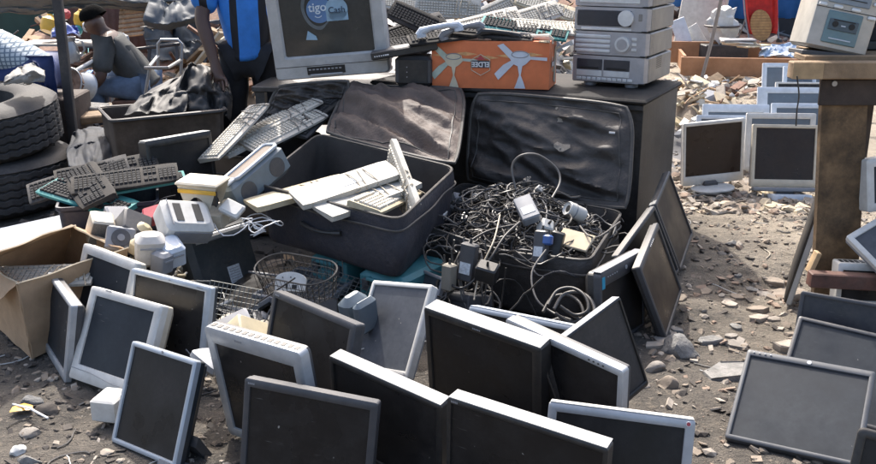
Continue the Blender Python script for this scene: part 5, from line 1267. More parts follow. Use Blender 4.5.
# ------------------------------------------------------------------ people
def skin_mesh(name, V_, E_, R_, m, parent, sub=2, rootv=0):
    me = bpy.data.meshes.new(name); me.from_pydata([tuple(v) for v in V_], E_, []); o = bpy.data.objects.new(name, me); COL.objects.link(o)
    md = o.modifiers.new('s', 'SKIN'); md.use_smooth_shade = True
    for i, v in enumerate(me.skin_vertices[0].data):
        r = R_[i]; v.radius = (r, r) if not isinstance(r, tuple) else r; v.use_root = (i == rootv)
    ms = o.modifiers.new('u', 'SUBSURF'); ms.levels = sub; ms.render_levels = sub
    dg = bpy.context.evaluated_depsgraph_get(); nm = bpy.data.meshes.new_from_object(o.evaluated_get(dg)); bpy.data.objects.remove(o)
    nm.materials.clear(); nm.materials.append(m); nm.shade_smooth()
    ob = bpy.data.objects.new(name, nm); COL.objects.link(ob); ob.parent = parent; return ob
def person(label, J, skinm, shirt, trous, hairm, shoe, face, sleeve='short', loc=(0, 0, 0), leanw=1.0):
    """J: joints in local metres: pelvis, chest, neck, head, and per side s in 'LR': sh, el, wr, hip, kn, an"""
    o = root('person', loc); tag(o, label, 'person')
    Vv = []; Ee = []; Rr = []; ix = {}
    def add(k, p_, r, par=None):
        ix[k] = len(Vv); Vv.append(Vector(p_)); Rr.append(r)
        if par is not None: Ee.append((ix[par], ix[k]))
    def mid(a, b, t): return Vector(J[a]).lerp(Vector(J[b]), t)
    add('pelvis', J['pelvis'], (.13, .11)); add('waist', mid('pelvis', 'chest', .45), (.125, .10), 'pelvis'); add('chest', J['chest'], (.15, .11), 'waist')
    add('neck', J['neck'], .058, 'chest'); hd = Vector(J['head']); nk = Vector(J['neck']); up = (hd - nk).normalized(); fc = Vector(face).normalized(); fc = (fc - up * fc.dot(up)).normalized(); sd_ = up.cross(fc)
    add('jaw', nk.lerp(hd, .55) + fc * .02, .062, 'neck'); add('skull', hd, .088, 'jaw'); add('crown', hd + up * .05 - fc * .015, .075, 'skull')
    add('nose', hd + fc * .098 - up * .02, .014, 'skull')
    for s_ in (-1, 1): add('ear%d' % s_, hd + sd_ * s_ * .093 - up * .015, .013, 'skull')
    for s_ in 'LR':
        add('sh' + s_, J['sh' + s_], .062, 'chest'); add('ua' + s_, mid('sh' + s_, 'el' + s_, .5), .050, 'sh' + s_); add('el' + s_, J['el' + s_], .042, 'ua' + s_)
        add('fa' + s_, mid('el' + s_, 'wr' + s_, .4), .041, 'el' + s_); add('wr' + s_, J['wr' + s_], .027, 'fa' + s_)
        d = (Vector(J['wr' + s_]) - Vector(J['el' + s_])).normalized(); q_ = d.cross(Vector((0, 1, .1))).normalized(); tr = d.cross(q_).normalized()
        w0 = Vector(J['wr' + s_]); add('pa' + s_, w0 + d * .055, (.036, .020), 'wr' + s_); add('pb' + s_, w0 + d * .09, (.040, .017), 'pa' + s_)
        for f in range(4):
            o_ = q_ * (f - 1.5) * .020; L_ = (.065, .078, .072, .055)[f]
            add('f%d%s' % (f, s_), w0 + d * .100 + o_, .0098, 'pb' + s_); add('g%d%s' % (f, s_), w0 + d * (.10 + L_ * .55) + o_ * 1.1 + tr * .012, .0088, 'f%d%s' % (f, s_)); add('h%d%s' % (f, s_), w0 + d * (.10 + L_) + o_ * 1.1 + tr * .034, .0075, 'g%d%s' % (f, s_))
        add('t0' + s_, w0 + d * .05 - q_ * .040, .012, 'pa' + s_); add('t1' + s_, w0 + d * .085 - q_ * .052 + tr * .01, .0095, 't0' + s_)
        add('hp' + s_, J['hip' + s_], .088, 'pelvis'); add('th' + s_, mid('hip' + s_, 'kn' + s_, .45), .078, 'hp' + s_); add('kn' + s_, J['kn' + s_], .056, 'th' + s_)
        add('cf' + s_, mid('kn' + s_, 'an' + s_, .35), .054, 'kn' + s_); add('an' + s_, J['an' + s_], .036, 'cf' + s_); a_ = Vector(J['an' + s_]); ff = Vector((face[0], face[1], 0)).normalized()
        add('he' + s_, a_ + Vector((0, 0, -.05)) , .04, 'an' + s_); add('to' + s_, a_ + Vector((0, 0, -.06)) + ff * .15, (.045, .022), 'he' + s_)
    skin_mesh('body', Vv, Ee, Rr, skinm, o, 1)
    # shirt
    V2 = [Vector(J['pelvis']) + (Vector(J['pelvis']) - Vector(J['chest'])).normalized() * .06, mid('pelvis', 'chest', .45), Vector(J['chest']), nk.lerp(Vector(J['chest']), .35)]
    E2 = [(0, 1), (1, 2), (2, 3)]; R2 = [(.195, .155), (.155, .130), (.170, .138), .080]
    for s_ in 'LR':
        b = len(V2); V2 += [Vector(J['sh' + s_]), mid('sh' + s_, 'el' + s_, .55), mid('sh' + s_, 'el' + s_, .85)]; E2 += [(2, b), (b, b + 1), (b + 1, b + 2)]; R2 += [.085, .078, .080]
    sh_ = skin_mesh('shirt', V2, E2, R2, shirt, o, 2, 1)
    for v in sh_.data.vertices: v.co += v.co.normalized() * .020 * noise.noise(v.co * 9) - v.co.normalized() * .018 * abs(noise.noise(Vector((v.co.x * 8, v.co.y * 8, v.co.z * 20)))) + Vector((0, 0, .008 * noise.noise(v.co * 22)))
    V3 = [Vector(J['pelvis'])]; E3 = []; R3 = [(.135, .118)]
    for s_ in 'LR':
        b = len(V3); V3 += [Vector(J['hip' + s_]), mid('hip' + s_, 'kn' + s_, .5), Vector(J['kn' + s_]), mid('kn' + s_, 'an' + s_, .5), mid('kn' + s_, 'an' + s_, .95)]
        E3 += [(0, b), (b, b + 1), (b + 1, b + 2), (b + 2, b + 3), (b + 3, b + 4)]; R3 += [.098, .096, .082, .075, .066]
    tr_ = skin_mesh('trousers', V3, E3, R3, trous, o, 2)
    for v in tr_.data.vertices: v.co += Vector((1, .6, .3)) * .010 * noise.noise(v.co * 13)
    # hair cap
    q = MB(); N = 20; lo_ = []
    for j in range(8):
        a_ = R(8 + 78 * j / 7); ring = []
        for k in range(N):
            t = 2 * math.pi * k / N; rr_ = .103 * (1 + .04 * noise.noise(Vector((k, j, 1)))); z = math.cos(a_) * .112
            frontcut = .5 * max(0, math.cos(t)) * (j / 7)
            ring.append(tuple(hd + up * (.012 + z + frontcut * .08) + fc * (rr_ * math.sin(a_) * math.cos(t) * .96 - .010) + sd_ * (rr_ * .9 * math.sin(a_) * math.sin(t))))
        lo_.append(ring)
    q.loft(lo_, None, 0, True, False); q.build('hair', hairm, o, smooth=80)
    q = MB()
    for s_ in (-1, 1):
        e = hd + fc * .082 + sd_ * s_ * .032 + up * .004; q.tube([e, e + fc * .009], [.012, .008], 10)
    q.build('eyes', mat('eye_white', (.5, .48, .45), .3), o)
    mth = hd + fc * .086 - up * .062; q = MB(); q.tube([mth - sd_ * .024, mth + fc * .006, mth + sd_ * .024], [.004, .007, .004], 8); q.build('lips', mat('lips', (.10, .04, .035), .5), o)
    for s_ in 'LR':
        a_ = Vector(J['an' + s_]); ff = Vector((face[0], face[1], 0)).normalized(); sx = Vector((-ff.y, ff.x, 0)); q = MB()
        q.loft([[tuple(a_ + ff * (y_ * .14 + .05) + sx * x_ * .045 * (1 - .2 * abs(y_)) + Vector((0, 0, z))) for x_, y_ in [(math.cos(2 * math.pi * k / 16), math.sin(2 * math.pi * k / 16)) for k in range(16)]] for z in (-.088, -.07, -.045)] , None, 0, True, True); q.build('shoe', shoe, o)
    return o
SK = mat('dark_skin', (.085, .047, .034), .5, var=.1); HR = mat('black_hair', (.005, .005, .005), .95, bump=.8, bscale=260, spec=.05)
# man in blue and black stripes, standing
BST = mat('blue_striped_jersey', (.03, .20, .62), .7, var=.15, vscale=14, stripes=[(0, .155, .27, (.008, .009, .014), .30)], bump=.1)
DTR = mat('black_trousers', (.014, .015, .019), .8, var=.3)
X0, Y0_ = -1.10, 5.42
person('standing man in a blue and black striped jersey and dark trousers, arm hanging down',
    dict(pelvis=(.03, 0, .86), chest=(.0, .0, 1.20), neck=(.0, -.01, 1.42), head=(.01, -.02, 1.58), shL=(-.165, -.02, 1.32), elL=(-.20, -.15, 1.04), wrL=(-.12, -.24, .81), shR=(.165, .0, 1.32), elR=(.20, .04, 1.05), wrR=(.19, -.02, .82),
         hipL=(-.06, 0, .82), knL=(-.09, -.03, .46), anL=(-.10, .03, .09), hipR=(.11, 0, .82), knR=(.14, .01, .46), anR=(.16, .08, .09)), SK, BST, DTR, HR, mat('shoe_black', (.02, .02, .02), .6), (.4, -1, 0), loc=(X0, Y0_, 0))
# man in a dark t shirt, seated
p2 = at(140, 87, 7.0)
person('seated man in a dark grey t shirt and blue jeans, head down',
    dict(pelvis=(.03, 0, .44), chest=(-.13, -.02, .68), neck=(-.21, -.02, .80), head=(-.27, -.02, .89), shL=(-.17, -.18, .74), elL=(-.19, -.27, .51), wrL=(-.33, -.25, .40), shR=(-.18, .15, .74), elR=(-.22, .20, .50), wrR=(-.34, .10, .42),
         hipL=(.0, -.10, .42), knL=(-.30, -.14, .44), anL=(-.28, -.14, .09), hipR=(.0, .10, .42), knR=(-.34, .14, .46), anR=(-.38, .16, .09)), SK, mat('charcoal_cotton', (.05, .053, .052), .85, var=.2, bump=.1), mat('blue_denim', (.12, .17, .25), .85, var=.35, vscale=10, bump=.2, bscale=200), HR, mat('shoe_grey', (.1, .1, .1), .6), (-1, -.15, -.7), loc=(p2.x, 7.0, 0))
o = MB().box((0, 0, .17), (.42, .38, .34), bev=.01).build('seat_crate', RST, None, (p2.x + .03, 7.0, 0), (0, 0, 8)); tag(o, 'rusty box the seated man sits on', 'crate')
# man in a checked shirt, crouching behind the tyres
CHK = mat('checked_shirt', (.55, .60, .62), .8, var=.08, stripes=[(0, .026, .30, (.16, .21, .26), .1), (2, .026, .30, (.16, .21, .26), .3)])
NTR = mat('navy_tracksuit', (.018, .035, .12), .7, var=.2)
p1 = at(40, 64, 5.95)
person('man in a white and grey checked shirt bending forward behind the tyre stack',
    dict(pelvis=(.0, 0, p1.z - .04), chest=(-.33, -.04, p1.z + .15), neck=(-.53, -.05, p1.z + .26), head=(-.67, -.06, p1.z + .31), shL=(-.40, -.20, p1.z + .16), elL=(-.42, -.28, p1.z - .08), wrL=(-.60, -.34, p1.z - .20), shR=(-.42, .14, p1.z + .17), elR=(-.50, .16, p1.z - .08), wrR=(-.70, .05, p1.z - .18),
         hipL=(.0, -.11, p1.z - .05), knL=(-.36, -.15, p1.z - .14), anL=(-.10, -.12, .1), hipR=(.0, .11, p1.z - .05), knR=(-.36, .18, p1.z - .14), anR=(-.12, .16, .1)), SK, CHK, NTR, HR, mat('shoe_grey', (.1, .1, .1), .6), (-1, -.1, -.5), loc=(p1.x, 5.95, 0))
o = MB().box((0, 0, .26), (.40, .40, .52), bev=.01).build('seat_crate', WDK, None, (p1.x + .02, 5.98, 0), (0, 0, 4)); tag(o, 'dark wooden crate under the man in the checked shirt', 'crate')

# ------------------------------------------------------------------ background left
def heap(name, label, cx, cy, rx, ry, h, mats, npc, seed, smin=.05, smax=.3, base=None):
    rr = random.Random(seed); q = MB(); n = 34
    def hh(x, y):
        r_ = ((x - cx) / rx) ** 2 + ((y - cy) / ry) ** 2; return h * math.exp(-r_ * 1.1) * (1 + .25 * noise.noise(Vector((x * 1.3, y * 1.3, seed)))) + .05 * noise.noise(Vector((x * 4, y * 4, seed)))
    vs = []; fs = []
    for j in range(n + 1):
        for i in range(n + 1):
            x, y = cx + rx * 1.9 * (2 * i / n - 1), cy + ry * 1.9 * (2 * j / n - 1); vs.append((x, y, hh(x, y) - .06))
    for j in range(n):
        for i in range(n): a_ = j * (n + 1) + i; fs.append((a_, a_ + 1, a_ + n + 2, a_ + n + 1))
    q.add(vs, fs, None, 0)
    for _ in range(npc):
        x, y = cx + rx * rr.gauss(0, .65), cy + ry * rr.gauss(0, .65); z = hh(x, y); s_ = smin + (smax - smin) * rr.random() ** 2; mi = rr.randrange(1, len(mats))
        E_ = Matrix.Translation((x, y, z)) @ Euler((rr.uniform(-.7, .7), rr.uniform(-.7, .7), rr.uniform(0, 6.3))).to_matrix().to_4x4(); t = rr.random()
        if t < .45: q.box((0, 0, 0), (s_, s_ * rr.uniform(.2, .6), s_ * rr.uniform(.04, .2)), E_, mi)
        elif t < .65: q.tube([(-s_, 0, 0), (-s_ * .3, s_ * rr.uniform(-.2, .2), s_ * .1), (s_, 0, 0)], s_ * .05, 6, E_, mi)
        elif t < .8:
            a_ = [(-s_ * .5, -s_ * .4, 0), (s_ * .5, -s_ * .35, .02), (s_ * .45, s_ * .4, .0), (-s_ * .4, s_ * .45, .06 * s_)]; q.add(a_ + [(0, 0, s_ * .2)], [(0, 1, 4), (1, 2, 4), (2, 3, 4), (3, 0, 4)], E_, mi)
        else:
            v, f = rock_geo(s_ * .35, .7, rr.randrange(40), 1); q.add(v, f, E_, mi)
    o = q.build(name, mats, smooth=30); tag(o, label, 'scrap heap', kind='stuff'); return o
heap('scrap_heap', 'mixed grey and brown scrap heaped behind the seated man', -2.3, 10.4, 2.6, 1.5, .98, [RST, TAR, CBD, PDG, MET, WOD, STL, G3, PB, WRD], 520, 21, .06, .4)
heap('scrap_heap', 'pale plastic and keyboard scrap heaped behind the fan box', .1, 7.9, 1.5, 1.3, .92, [PDG, PW, PG, PB, KEY_D, PYW, PG, KEY_W, CBD, PB, PNV], 560, 22, .05, .28)
heap('scrap_heap', 'splintered wood and card between the tarp and the television', -1.75, 8.0, .7, .8, .55, [WOD, CBD, CBE, RST, CBD, WOD, G3], 260, 23, .05, .3)
heap('scrap_heap', 'low pile of dark scrap and rags between the tyres and the trough', -2.35, 6.6, .7, .6, .22, [G1, TBK, TAR, RST, PDG, MET, CBD, STL], 260, 24, .05, .22)
heap('scrap_heap', 'stacked card and pale slabs right of the hifi tower', 1.98, 7.4, .17, .5, .44, [G2, CBE, CBE, G3, CBD, PYW, PW], 120, 25, .05, .18)
heap('scrap_heap', 'broken wood and plastic scattered around the bed frame', 3.2, 9.3, .9, .8, .10, [G2, CBD, CBE, RST, PW, WOD, PG, G3], 240, 27, .05, .24)
heap('scrap_heap', 'distant scrap along the back of the yard', 1.0, 14.5, 3.2, 1.4, .9, [RST, TAR, CBD, PDG, MET, WOD, G3, PW], 420, 26, .08, .5)
cloth('tarpaulin', 'slate blue grey tarpaulin hanging over the scrap behind the seated man', 'tarpaulin', [[at(140, 26, 8.4), at(170, 18, 8.2), at(200, 20, 8.0), at(221, 24, 7.9)], [at(145, 40, 8.1), at(175, 38, 7.9), at(200, 42, 7.8), at(212, 46, 7.7)], [at(150, 62, 7.9), at(178, 60, 7.8), at(198, 62, 7.7), at(205, 66, 7.6)]], TAR, .12, 2, 34, fr=4)
cloth('awning', 'dusty grey awning hanging across the top left background', 'awning', [[at(-30, -22, 8.6), at(60, -26, 8.4), at(130, -20, 8.4), at(200, -16, 8.4)], [at(-30, -4, 8.3), at(60, -4, 8.2), at(130, 0, 8.1), at(198, 2, 8.1)], [at(-30, 16, 8.4), at(60, 9, 8.3), at(130, 12, 8.3), at(196, 14, 8.3)]], mat('dusty_grey_canvas', (.10, .11, .115), .8, dust=.4, bump=.2), .10, 5, 34, group='grey cloths at the back left', fr=5)
cloth('awning', 'sagging dark grey cloth roll under the awning above the slatted panel', 'cloth', [[at(150, -4, 7.9), at(170, 4, 7.8), at(195, -4, 7.9)], [at(143, 20, 7.7), at(168, 24, 7.6), at(198, 16, 7.7)], [at(146, 26, 7.8), at(168, 30, 7.75), at(196, 21, 7.8)]], TAR, .045, 9, 30, group='grey cloths at the back left', fr=4)
# slatted pale panel
o = root('slatted_bench_top', at(150, 22, 8.2)); pose(o, at(145, 20, 8.25), -8, 35, -8); tag(o, 'pale slatted wooden panel under the grey cloth', 'panel')
q = MB()
for k in range(7): q.box((0, 0, -.13 + k * .045), (.46, .02, .026))
q.build('slats', mat('pale_slats', (.40, .28, .18), .8, var=.3), o); q = MB(); q.box((-.22, .02, 0), (.03, .03, .34)); q.box((.22, .02, 0), (.03, .03, .34)); q.build('battens', WOD, o)
o = root('sheet_wall', (at(116, 70, 9.2).x, 9.2, 0), (0, 0, -6)); tag(o, 'red brown sheet panel behind the seated man', 'panel')
q = MB(); P = [(-.42 + .84 * k / 24, .015 * (1 if k % 2 else -1), 0) for k in range(25)]; q.loft([P, [(x, y, 1.15) for x, y, z in P]], closed=False)
ob = q.build('corrugated_sheet', mat('red_brown_paint', (.085, .035, .028), .7, var=.35, vscale=5, dust=.3), o); ob.modifiers.new('t', 'SOLIDIFY').thickness = .004
q = MB(); q.box((-.42, .04, .6), (.05, .05, 1.2)); q.box((.42, .04, .6), (.05, .05, 1.2)); q.build('frame_posts', WDK, o)
# green panel at the top
o = root('green_hoarding', (at(165, 0, 12.5).x - .4, 12.9, 0), (0, 0, 0)); tag(o, 'dark green painted panel across the far left background', 'panel')
q = MB(); q.box((0, 0, .78), (5.2, .05, 1.56), bev=.01); q.build('sheet', mat('green_paint', (.018, .055, .045), .6, var=.25, vscale=3), o); q = MB(); q.box((0, -.035, .72), (5.2, .02, .05)); q.build('white_rail', PW, o)
# goods: hanging colourful heap pieces
for i, (x, y, Y, s_, m_, nm, lb) in enumerate(((50, 24, 7.6, .10, PYL, 'yellow_container', 'yellow and black container left of the pole'), (56, 20, 7.7, .07, PTL, 'green_jar', 'dark green jar above the yellow container'), (82, 18, 7.6, .09, PYL, 'yellow_hat', 'yellow cloth bundle right of the pole'),
      (93, 20, 7.6, .06, PRD, 'red_jar', 'red round jar above the seated man'), (88, 26, 7.5, .06, PW, 'white_cup', 'white cup beside the red jar'), (78, 30, 7.55, .05, PTL, 'green_cup', 'green cup below the yellow bundle'), (66, 14, 7.7, .05, PRD, 'red_tin', 'small red tin by the pole'))):
    s_ *= .68; o = MB().lathe([(0, -s_), (s_ * .8, -s_), (s_, -s_ * .5), (s_ * 1.05, .3 * s_), (s_ * .6, s_ * .8), (s_ * .6, s_), (0, s_)], 18).build(nm, m_, None, at(x, y, Y), (10 * i - 25, 14, 0)); tag(o, lb, 'container', 'coloured goods on the shelf behind the pole')
heap('goods_heap', 'coloured plastic odds and ends heaped behind the pole', -2.95, 8.1, .55, .4, .62, [RST, PYL, PRD, PW, PTL, PB, BLW, CBD, MET, PDG], 260, 28, .04, .16)
cloth('blue_cloth', 'blue and white striped cloth bundle left of the pole', 'cloth', [[at(52, 30, 7.4), at(64, 22, 7.4), at(78, 28, 7.4)], [at(50, 38, 7.3), at(64, 32, 7.2), at(80, 36, 7.3)]], mat('blue_white_cloth', (.10, .14, .38), .8, stripes=[(0, .12, .4, (.5, .5, .55), 0)]), .05, 4, 14)
o = root('stall_shelf', at(70, 37, 7.55)); o.location.z = 0; tag(o, 'thin metal shelf carrying coloured goods behind the pole', 'shelf'); zt = at(70, 36, 7.5).z - .06
q = MB(); q.box((0, 0, zt), (.72, .34, .018)); q.build('shelf_board', MET, o)
for a_ in (-.34, .34):
    for b_ in (-.15, .15): MB().box((a_, b_, zt / 2 - .006), (.025, .025, zt - .012)).build('leg', MET, o)
# metal jug
o = root('metal_jug', at(69, 50, 6.7)); tag(o, 'shiny aluminium jug with a handle between the pole and the men', 'jug')
q = MB(); q.lathe([(0, -.09), (.065, -.09), (.075, -.05), (.06, .03), (.045, .06), (.055, .09), (.05, .09), (.04, .06)], 24); q.build('jug_body', MET, o)
q = MB(); q.tube([(.05, 0, .07), (.10, 0, .06), (.11, 0, 0), (.07, 0, -.05)], .008, 7); q.build('jug_handle', MET, o)
o = MB().box((0, 0, .0), (.22, .3, .02)).build('metal_plate', RST, None, (at(64, 50, 6.7).x, 6.8, at(69, 58, 6.7).z - .03), (0, 4, 0)); tag(o, 'rusty sheet the jug stands on', 'metal sheet')
# wheel rims
def wheel_rim(x, y, Y, r, rot, label):
    o = root('wheel_rim', at(x, y, Y), rot); tag(o, label, 'wheel rim', 'wheel rims behind the post')
    q = MB(); q.lathe([(r, -.08), (r * .94, -.075), (r * .84, -.04), (r * .80, .03), (r * .94, .075), (r, .08), (r * .97, .085), (r * .88, .07), (r * .76, .03), (r * .78, -.04), (r * .9, -.085), (r, -.08)], 32); q.build('barrel', PSV, o)
    q = MB(); q.lathe([(0, .05), (r * .18, .052), (r * .2, .04), (r * .26, .04)], 24)
    for k in range(6):
        M = Matrix.Rotation(R(60 * k), 4, 'Z'); q.loft([[(r * .22, -.03, .04), (r * .22, .03, .04), (r * .22, .03, .055), (r * .22, -.03, .055)], [(r * .86, -.045, .045), (r * .86, .045, .045), (r * .86, .045, .06), (r * .86, -.045, .06)]], M, 0, True, True)
    q.build('spokes', mat('rusty_spokes', (.20, .13, .09), .6, metal=.4, var=.4), o)
wheel_rim(77, 85, 6.5, .108, (70, 28, -30), 'six spoke silver wheel rim with rusty face beside the pole')
wheel_rim(86, 99, 6.9, .115, (10, 15, 0), 'second wheel rim lying below the first')
for i, (a, b, m_, r_, lb) in enumerate(((at(56, 76, 6.5), at(92, 54, 6.9), RST, .022, 'rust red pipe slanting behind the pole'), (at(60, 80, 6.4), at(98, 58, 6.8), PW, .014, 'white pipe slanting beside the red one'), (at(66, 72, 6.6), at(102, 62, 6.9), MET, .016, 'bent metal strip below the pipes'))):
    o = MB().tube([a, a.lerp(b, .5), b], r_, 8).build('pipe', m_); tag(o, lb, 'pipe', 'pipes behind the post')
def tube_frame(pts, r, label, m=MET, name='chair_frame', cat='chair frame', grp='tube frames around the seated man'):
    o = root(name, pts[0][0]); o.location = pts[0][0]; tag(o, label, cat, grp); b = Vector(o.location)
    for k, P in enumerate(pts): MB().tube([Vector(p_) - b for p_ in P], r, 8).build('frame_tube', m, o)
tube_frame([[at(158, 70, 6.5), at(158, 44, 6.5), at(161, 40, 6.5), at(178, 40, 6.5), at(182, 44, 6.5), at(181, 74, 6.5)], [at(158, 56, 6.5), at(150, 66, 6.3), at(145, 96, 6.3)], [at(181, 60, 6.5), at(168, 68, 6.2), at(145, 68, 6.3)]], .011, 'grey tubular chair frame behind the seated man')
tube_frame([[at(112, 42, 7.4), at(124, 34, 7.4), at(127, 36, 7.4), at(130, 48, 7.4)], [at(115, 44, 7.4), at(125, 38, 7.4)], [at(118, 46, 7.4), at(127, 42, 7.4)]], .012, 'pale metal chair back behind the seated man\'s shoulders', PSV)
tube_frame([[at(130, 50, 7.6), at(180, 44, 7.7)], [at(150, 47, 7.65), at(148, 66, 7.6)], [at(176, 45, 7.7), at(178, 66, 7.6)]], .014, 'low rail of a dark bench frame behind the chair frame', STL, 'bench_frame', 'bench frame')
for i in range(9):
    rr = random.Random(i + 70); a = at(rr.uniform(195, 232), rr.uniform(24, 68), rr.uniform(7.2, 8)); d = Vector((rr.uniform(-.3, .3), rr.uniform(-.1, .1), rr.uniform(-.12, .12)))
    o = MB().box((0, 0, 0), (.42, .04 + .05 * rr.random(), .02)).build('plank', [WOD, CBE, RST][i % 3], None, a, (rr.uniform(-20, 20), rr.uniform(-50, 50), rr.uniform(-40, 40))); tag(o, 'splintered plank in the wood pile left of the striped jersey', 'plank', 'splintered planks behind the standing man')
for i, (x0, x1, y, Y, m_, lb) in enumerate(((248, 270, 42, 6.9, WOR, 'upper orange brown board between the jersey and the television'), (246, 270, 54, 6.8, WRD, 'middle brown board between the jersey and the television'), (250, 272, 66, 6.7, WOD, 'lowest board between the jersey and the television'))):
    o = MB().box((0, 0, 0), (.4, .08, .035), bev=.004).build('board', m_, None, at((x0 + x1) / 2, y, Y), (8, -6, 4)); tag(o, lb, 'board', 'boards left of the television')
for i, (x, y, Y, s_) in enumerate(((84, 108, 6.2, 1.0), (86, 118, 6.0, 1.2), (95, 112, 6.4, .8))):
    o = MB().box((0, 0, 0), (.30 * s_, .14, .05), bev=.008).build('block', [CON, WOD, CBE][i], None, at(x, y, Y), (6, 4 - 8 * i, 8 * i)); tag(o, ['grey block at the top of the low stack by the post', 'brown timber block at the bottom of the stack by the post', 'pale slab at the right of the stack by the post'][i], 'block', 'blocks by the post')
cloth('dark_rag', 'dark blue rag crumpled on the ground left of the trough', 'rag', [[at(72, 134, 5.5), at(90, 128, 5.6), at(112, 126, 5.6)], [at(66, 150, 5.2), at(90, 142, 5.2), at(112, 140, 5.3)], [at(70, 168, 4.9), at(92, 166, 4.9), at(112, 162, 5.0)]], mat('dark_blue_cloth', (.02, .026, .038), .8, var=.4, dust=.12), .05, 6, 34, fr=3)
# keyboards on and behind the fan box
def kf(kind, x, y, Y, rot, label): kb(kind, at(x, y, Y), rot, label, GK3)
kf('black', 452, 38, 4.85, (6, -6, 8), 'black keyboard at the left on top of the fan box')
kf('black', 490, 36, 4.83, (4, 4, -14), 'black keyboard in the middle on top of the fan box')
kf('grey', 478, 34, 5.02, (8, -3, 10), 'grey backed keyboard lying second on the fan box')
kf('teal', 524, 31, 4.90, (12, 8, -12), 'teal edged keyboard on the right end of the fan box')
kf('white', 556, 30, 4.95, (14, 4, 4), 'pale keyboard behind the teal edged one')
kf('black', 425, 25, 5.6, (34, 22, -12), 'black keyboard sloping down toward the television')
kf('white', 448, 8, 6.6, (58, 3, -2), 'large pale keyboard standing up behind the fan box')
kf('grim', 486, 24, 6.0, (30, -12, 14), 'white keyboard behind the black ones')
kf('grim', 530, 18, 6.6, (36, -14, 18), 'grimy keyboard on the slope left of the hifi')
kf('cream', 545, 8, 7.0, (30, 16, -10), 'cream keyboard high on the scrap heap')
kf('grey', 410, 32, 5.7, (24, -16, 20), 'dark keyboard just right of the television')
kf('black', 408, 44, 5.4, (10, -6, 16), 'black keyboard low beside the television')
kf('white', 505, 8, 7.2, (44, -20, 24), 'dull white keyboard near the top of the scrap heap')
kf('white', 412, 6, 7.4, (40, 10, 6), 'white keyboard right of the top of the television')
for i in range(5):
    rr = random.Random(i + 400); x, y = [(440, 32), (462, 33), (500, 38), (515, 40), (530, 43)][i]
    o = root('telephone_handset', at(x, y, 4.76 + .02 * (i % 2)), (rr.uniform(-10, 10), [-10, -14, 6, 4, -3][i], rr.uniform(-10, 20))); tag(o, ['pale blue curved handset at the left on the fan box', 'grey curved handset beside the pale blue one', 'black curved handset above the emblem', 'dark handset at the middle of the box edge', 'beige curved handset at the right on the fan box'][i], 'handset', 'handsets on the fan box')
    q = MB(); q.tube([(-.11, 0, 0), (-.09, 0, .018), (-.04, 0, .026), (.04, 0, .026), (.09, 0, .018), (.11, 0, 0)], [.018, .022, .014, .014, .022, .018], 10); q.build('grip', [PBW, PG, PB, PDG, PCR][i], o)
    q = MB(); q.disc((-.095, 0, -.012), .024, 'z', 16, h=.014); q.disc((.095, 0, -.012), .024, 'z', 16, h=.014); q.build('ear_cups', [PBW, PG, PB, PDG, PCR][i], o)

# ------------------------------------------------------------------ background right
def wall_blue():
    o = root('sheet_wall', (6.0, 15.2, 0), (0, 0, 2)); tag(o, 'bright blue corrugated sheet wall at the back right', 'wall')
    q = MB(); P = [(-2.4 + 7.2 * k / 144, .02 * math.sin(k * math.pi / 2.5), .28) for k in range(145)]; q.loft([P, [(x, y, 2.6) for x, y, z in P]], closed=False); ob = q.build('blue_sheet', BLW, o); ob.modifiers.new('t', 'SOLIDIFY').thickness = .004
    q = MB(); q.box((1.2, .02, .14), (7.2, .06, .30)); q.build('dark_footing', mat('dark_footing', (.03, .03, .034), .8), o)
    for k in range(4): MB().box((-2.3 + k * 2.3, .06, 1.3), (.08, .06, 2.6)).build('support_post', STL, o)
wall_blue()
# white appliance
o = root('fridge', at(694, 52, 11.6)); pose(o, at(692, 50, 11.6), -20, 0, 7); o.location.z = .0; tag(o, 'white upright fridge cabinet leaning at the back beside the hifi', 'fridge')
q = MB(); q.box((0, .25, .62), (.52, .5, 1.24), bev=.015); q.build('cabinet_shell', PW, o); q = MB(); q.box((0, -.012, .45), (.50, .03, .72), bev=.01); d_ = q.build('door', PW, o); q = MB(); q.box((.21, -.04, .62), (.02, .03, .2), bev=.005); q.build('handle', PG, d_); q = MB(); q.box((0, -.012, 1.03), (.50, .03, .38), bev=.01); q.build('freezer_door', PW, o)
for i, (x, y, w_, h_, rr_) in enumerate(((684, 42, .11, .50, 24), (698, 44, .12, .40, 34))):
    o = MB().box((0, 0, 0), (w_ * 1.5, .02, h_), bev=.003).build('white_board', [PBW, PW][i], None, at(x, y - 2, 11.0), (-10, -rr_, -20)); tag(o, ['taller pale board leaning on the fridge', 'shorter white board leaning on the fridge'][i], 'board', 'white boards leaning on the fridge')
o = MB().tube([at(702, 78, 8.2), at(712, 40, 8.1), at(722, -4, 8.0)], .016, 8).build('thin_pole', mat('grey_wood', (.25, .22, .2), .7)); tag(o, 'thin grey pole leaning in front of the white fridge', 'pole')
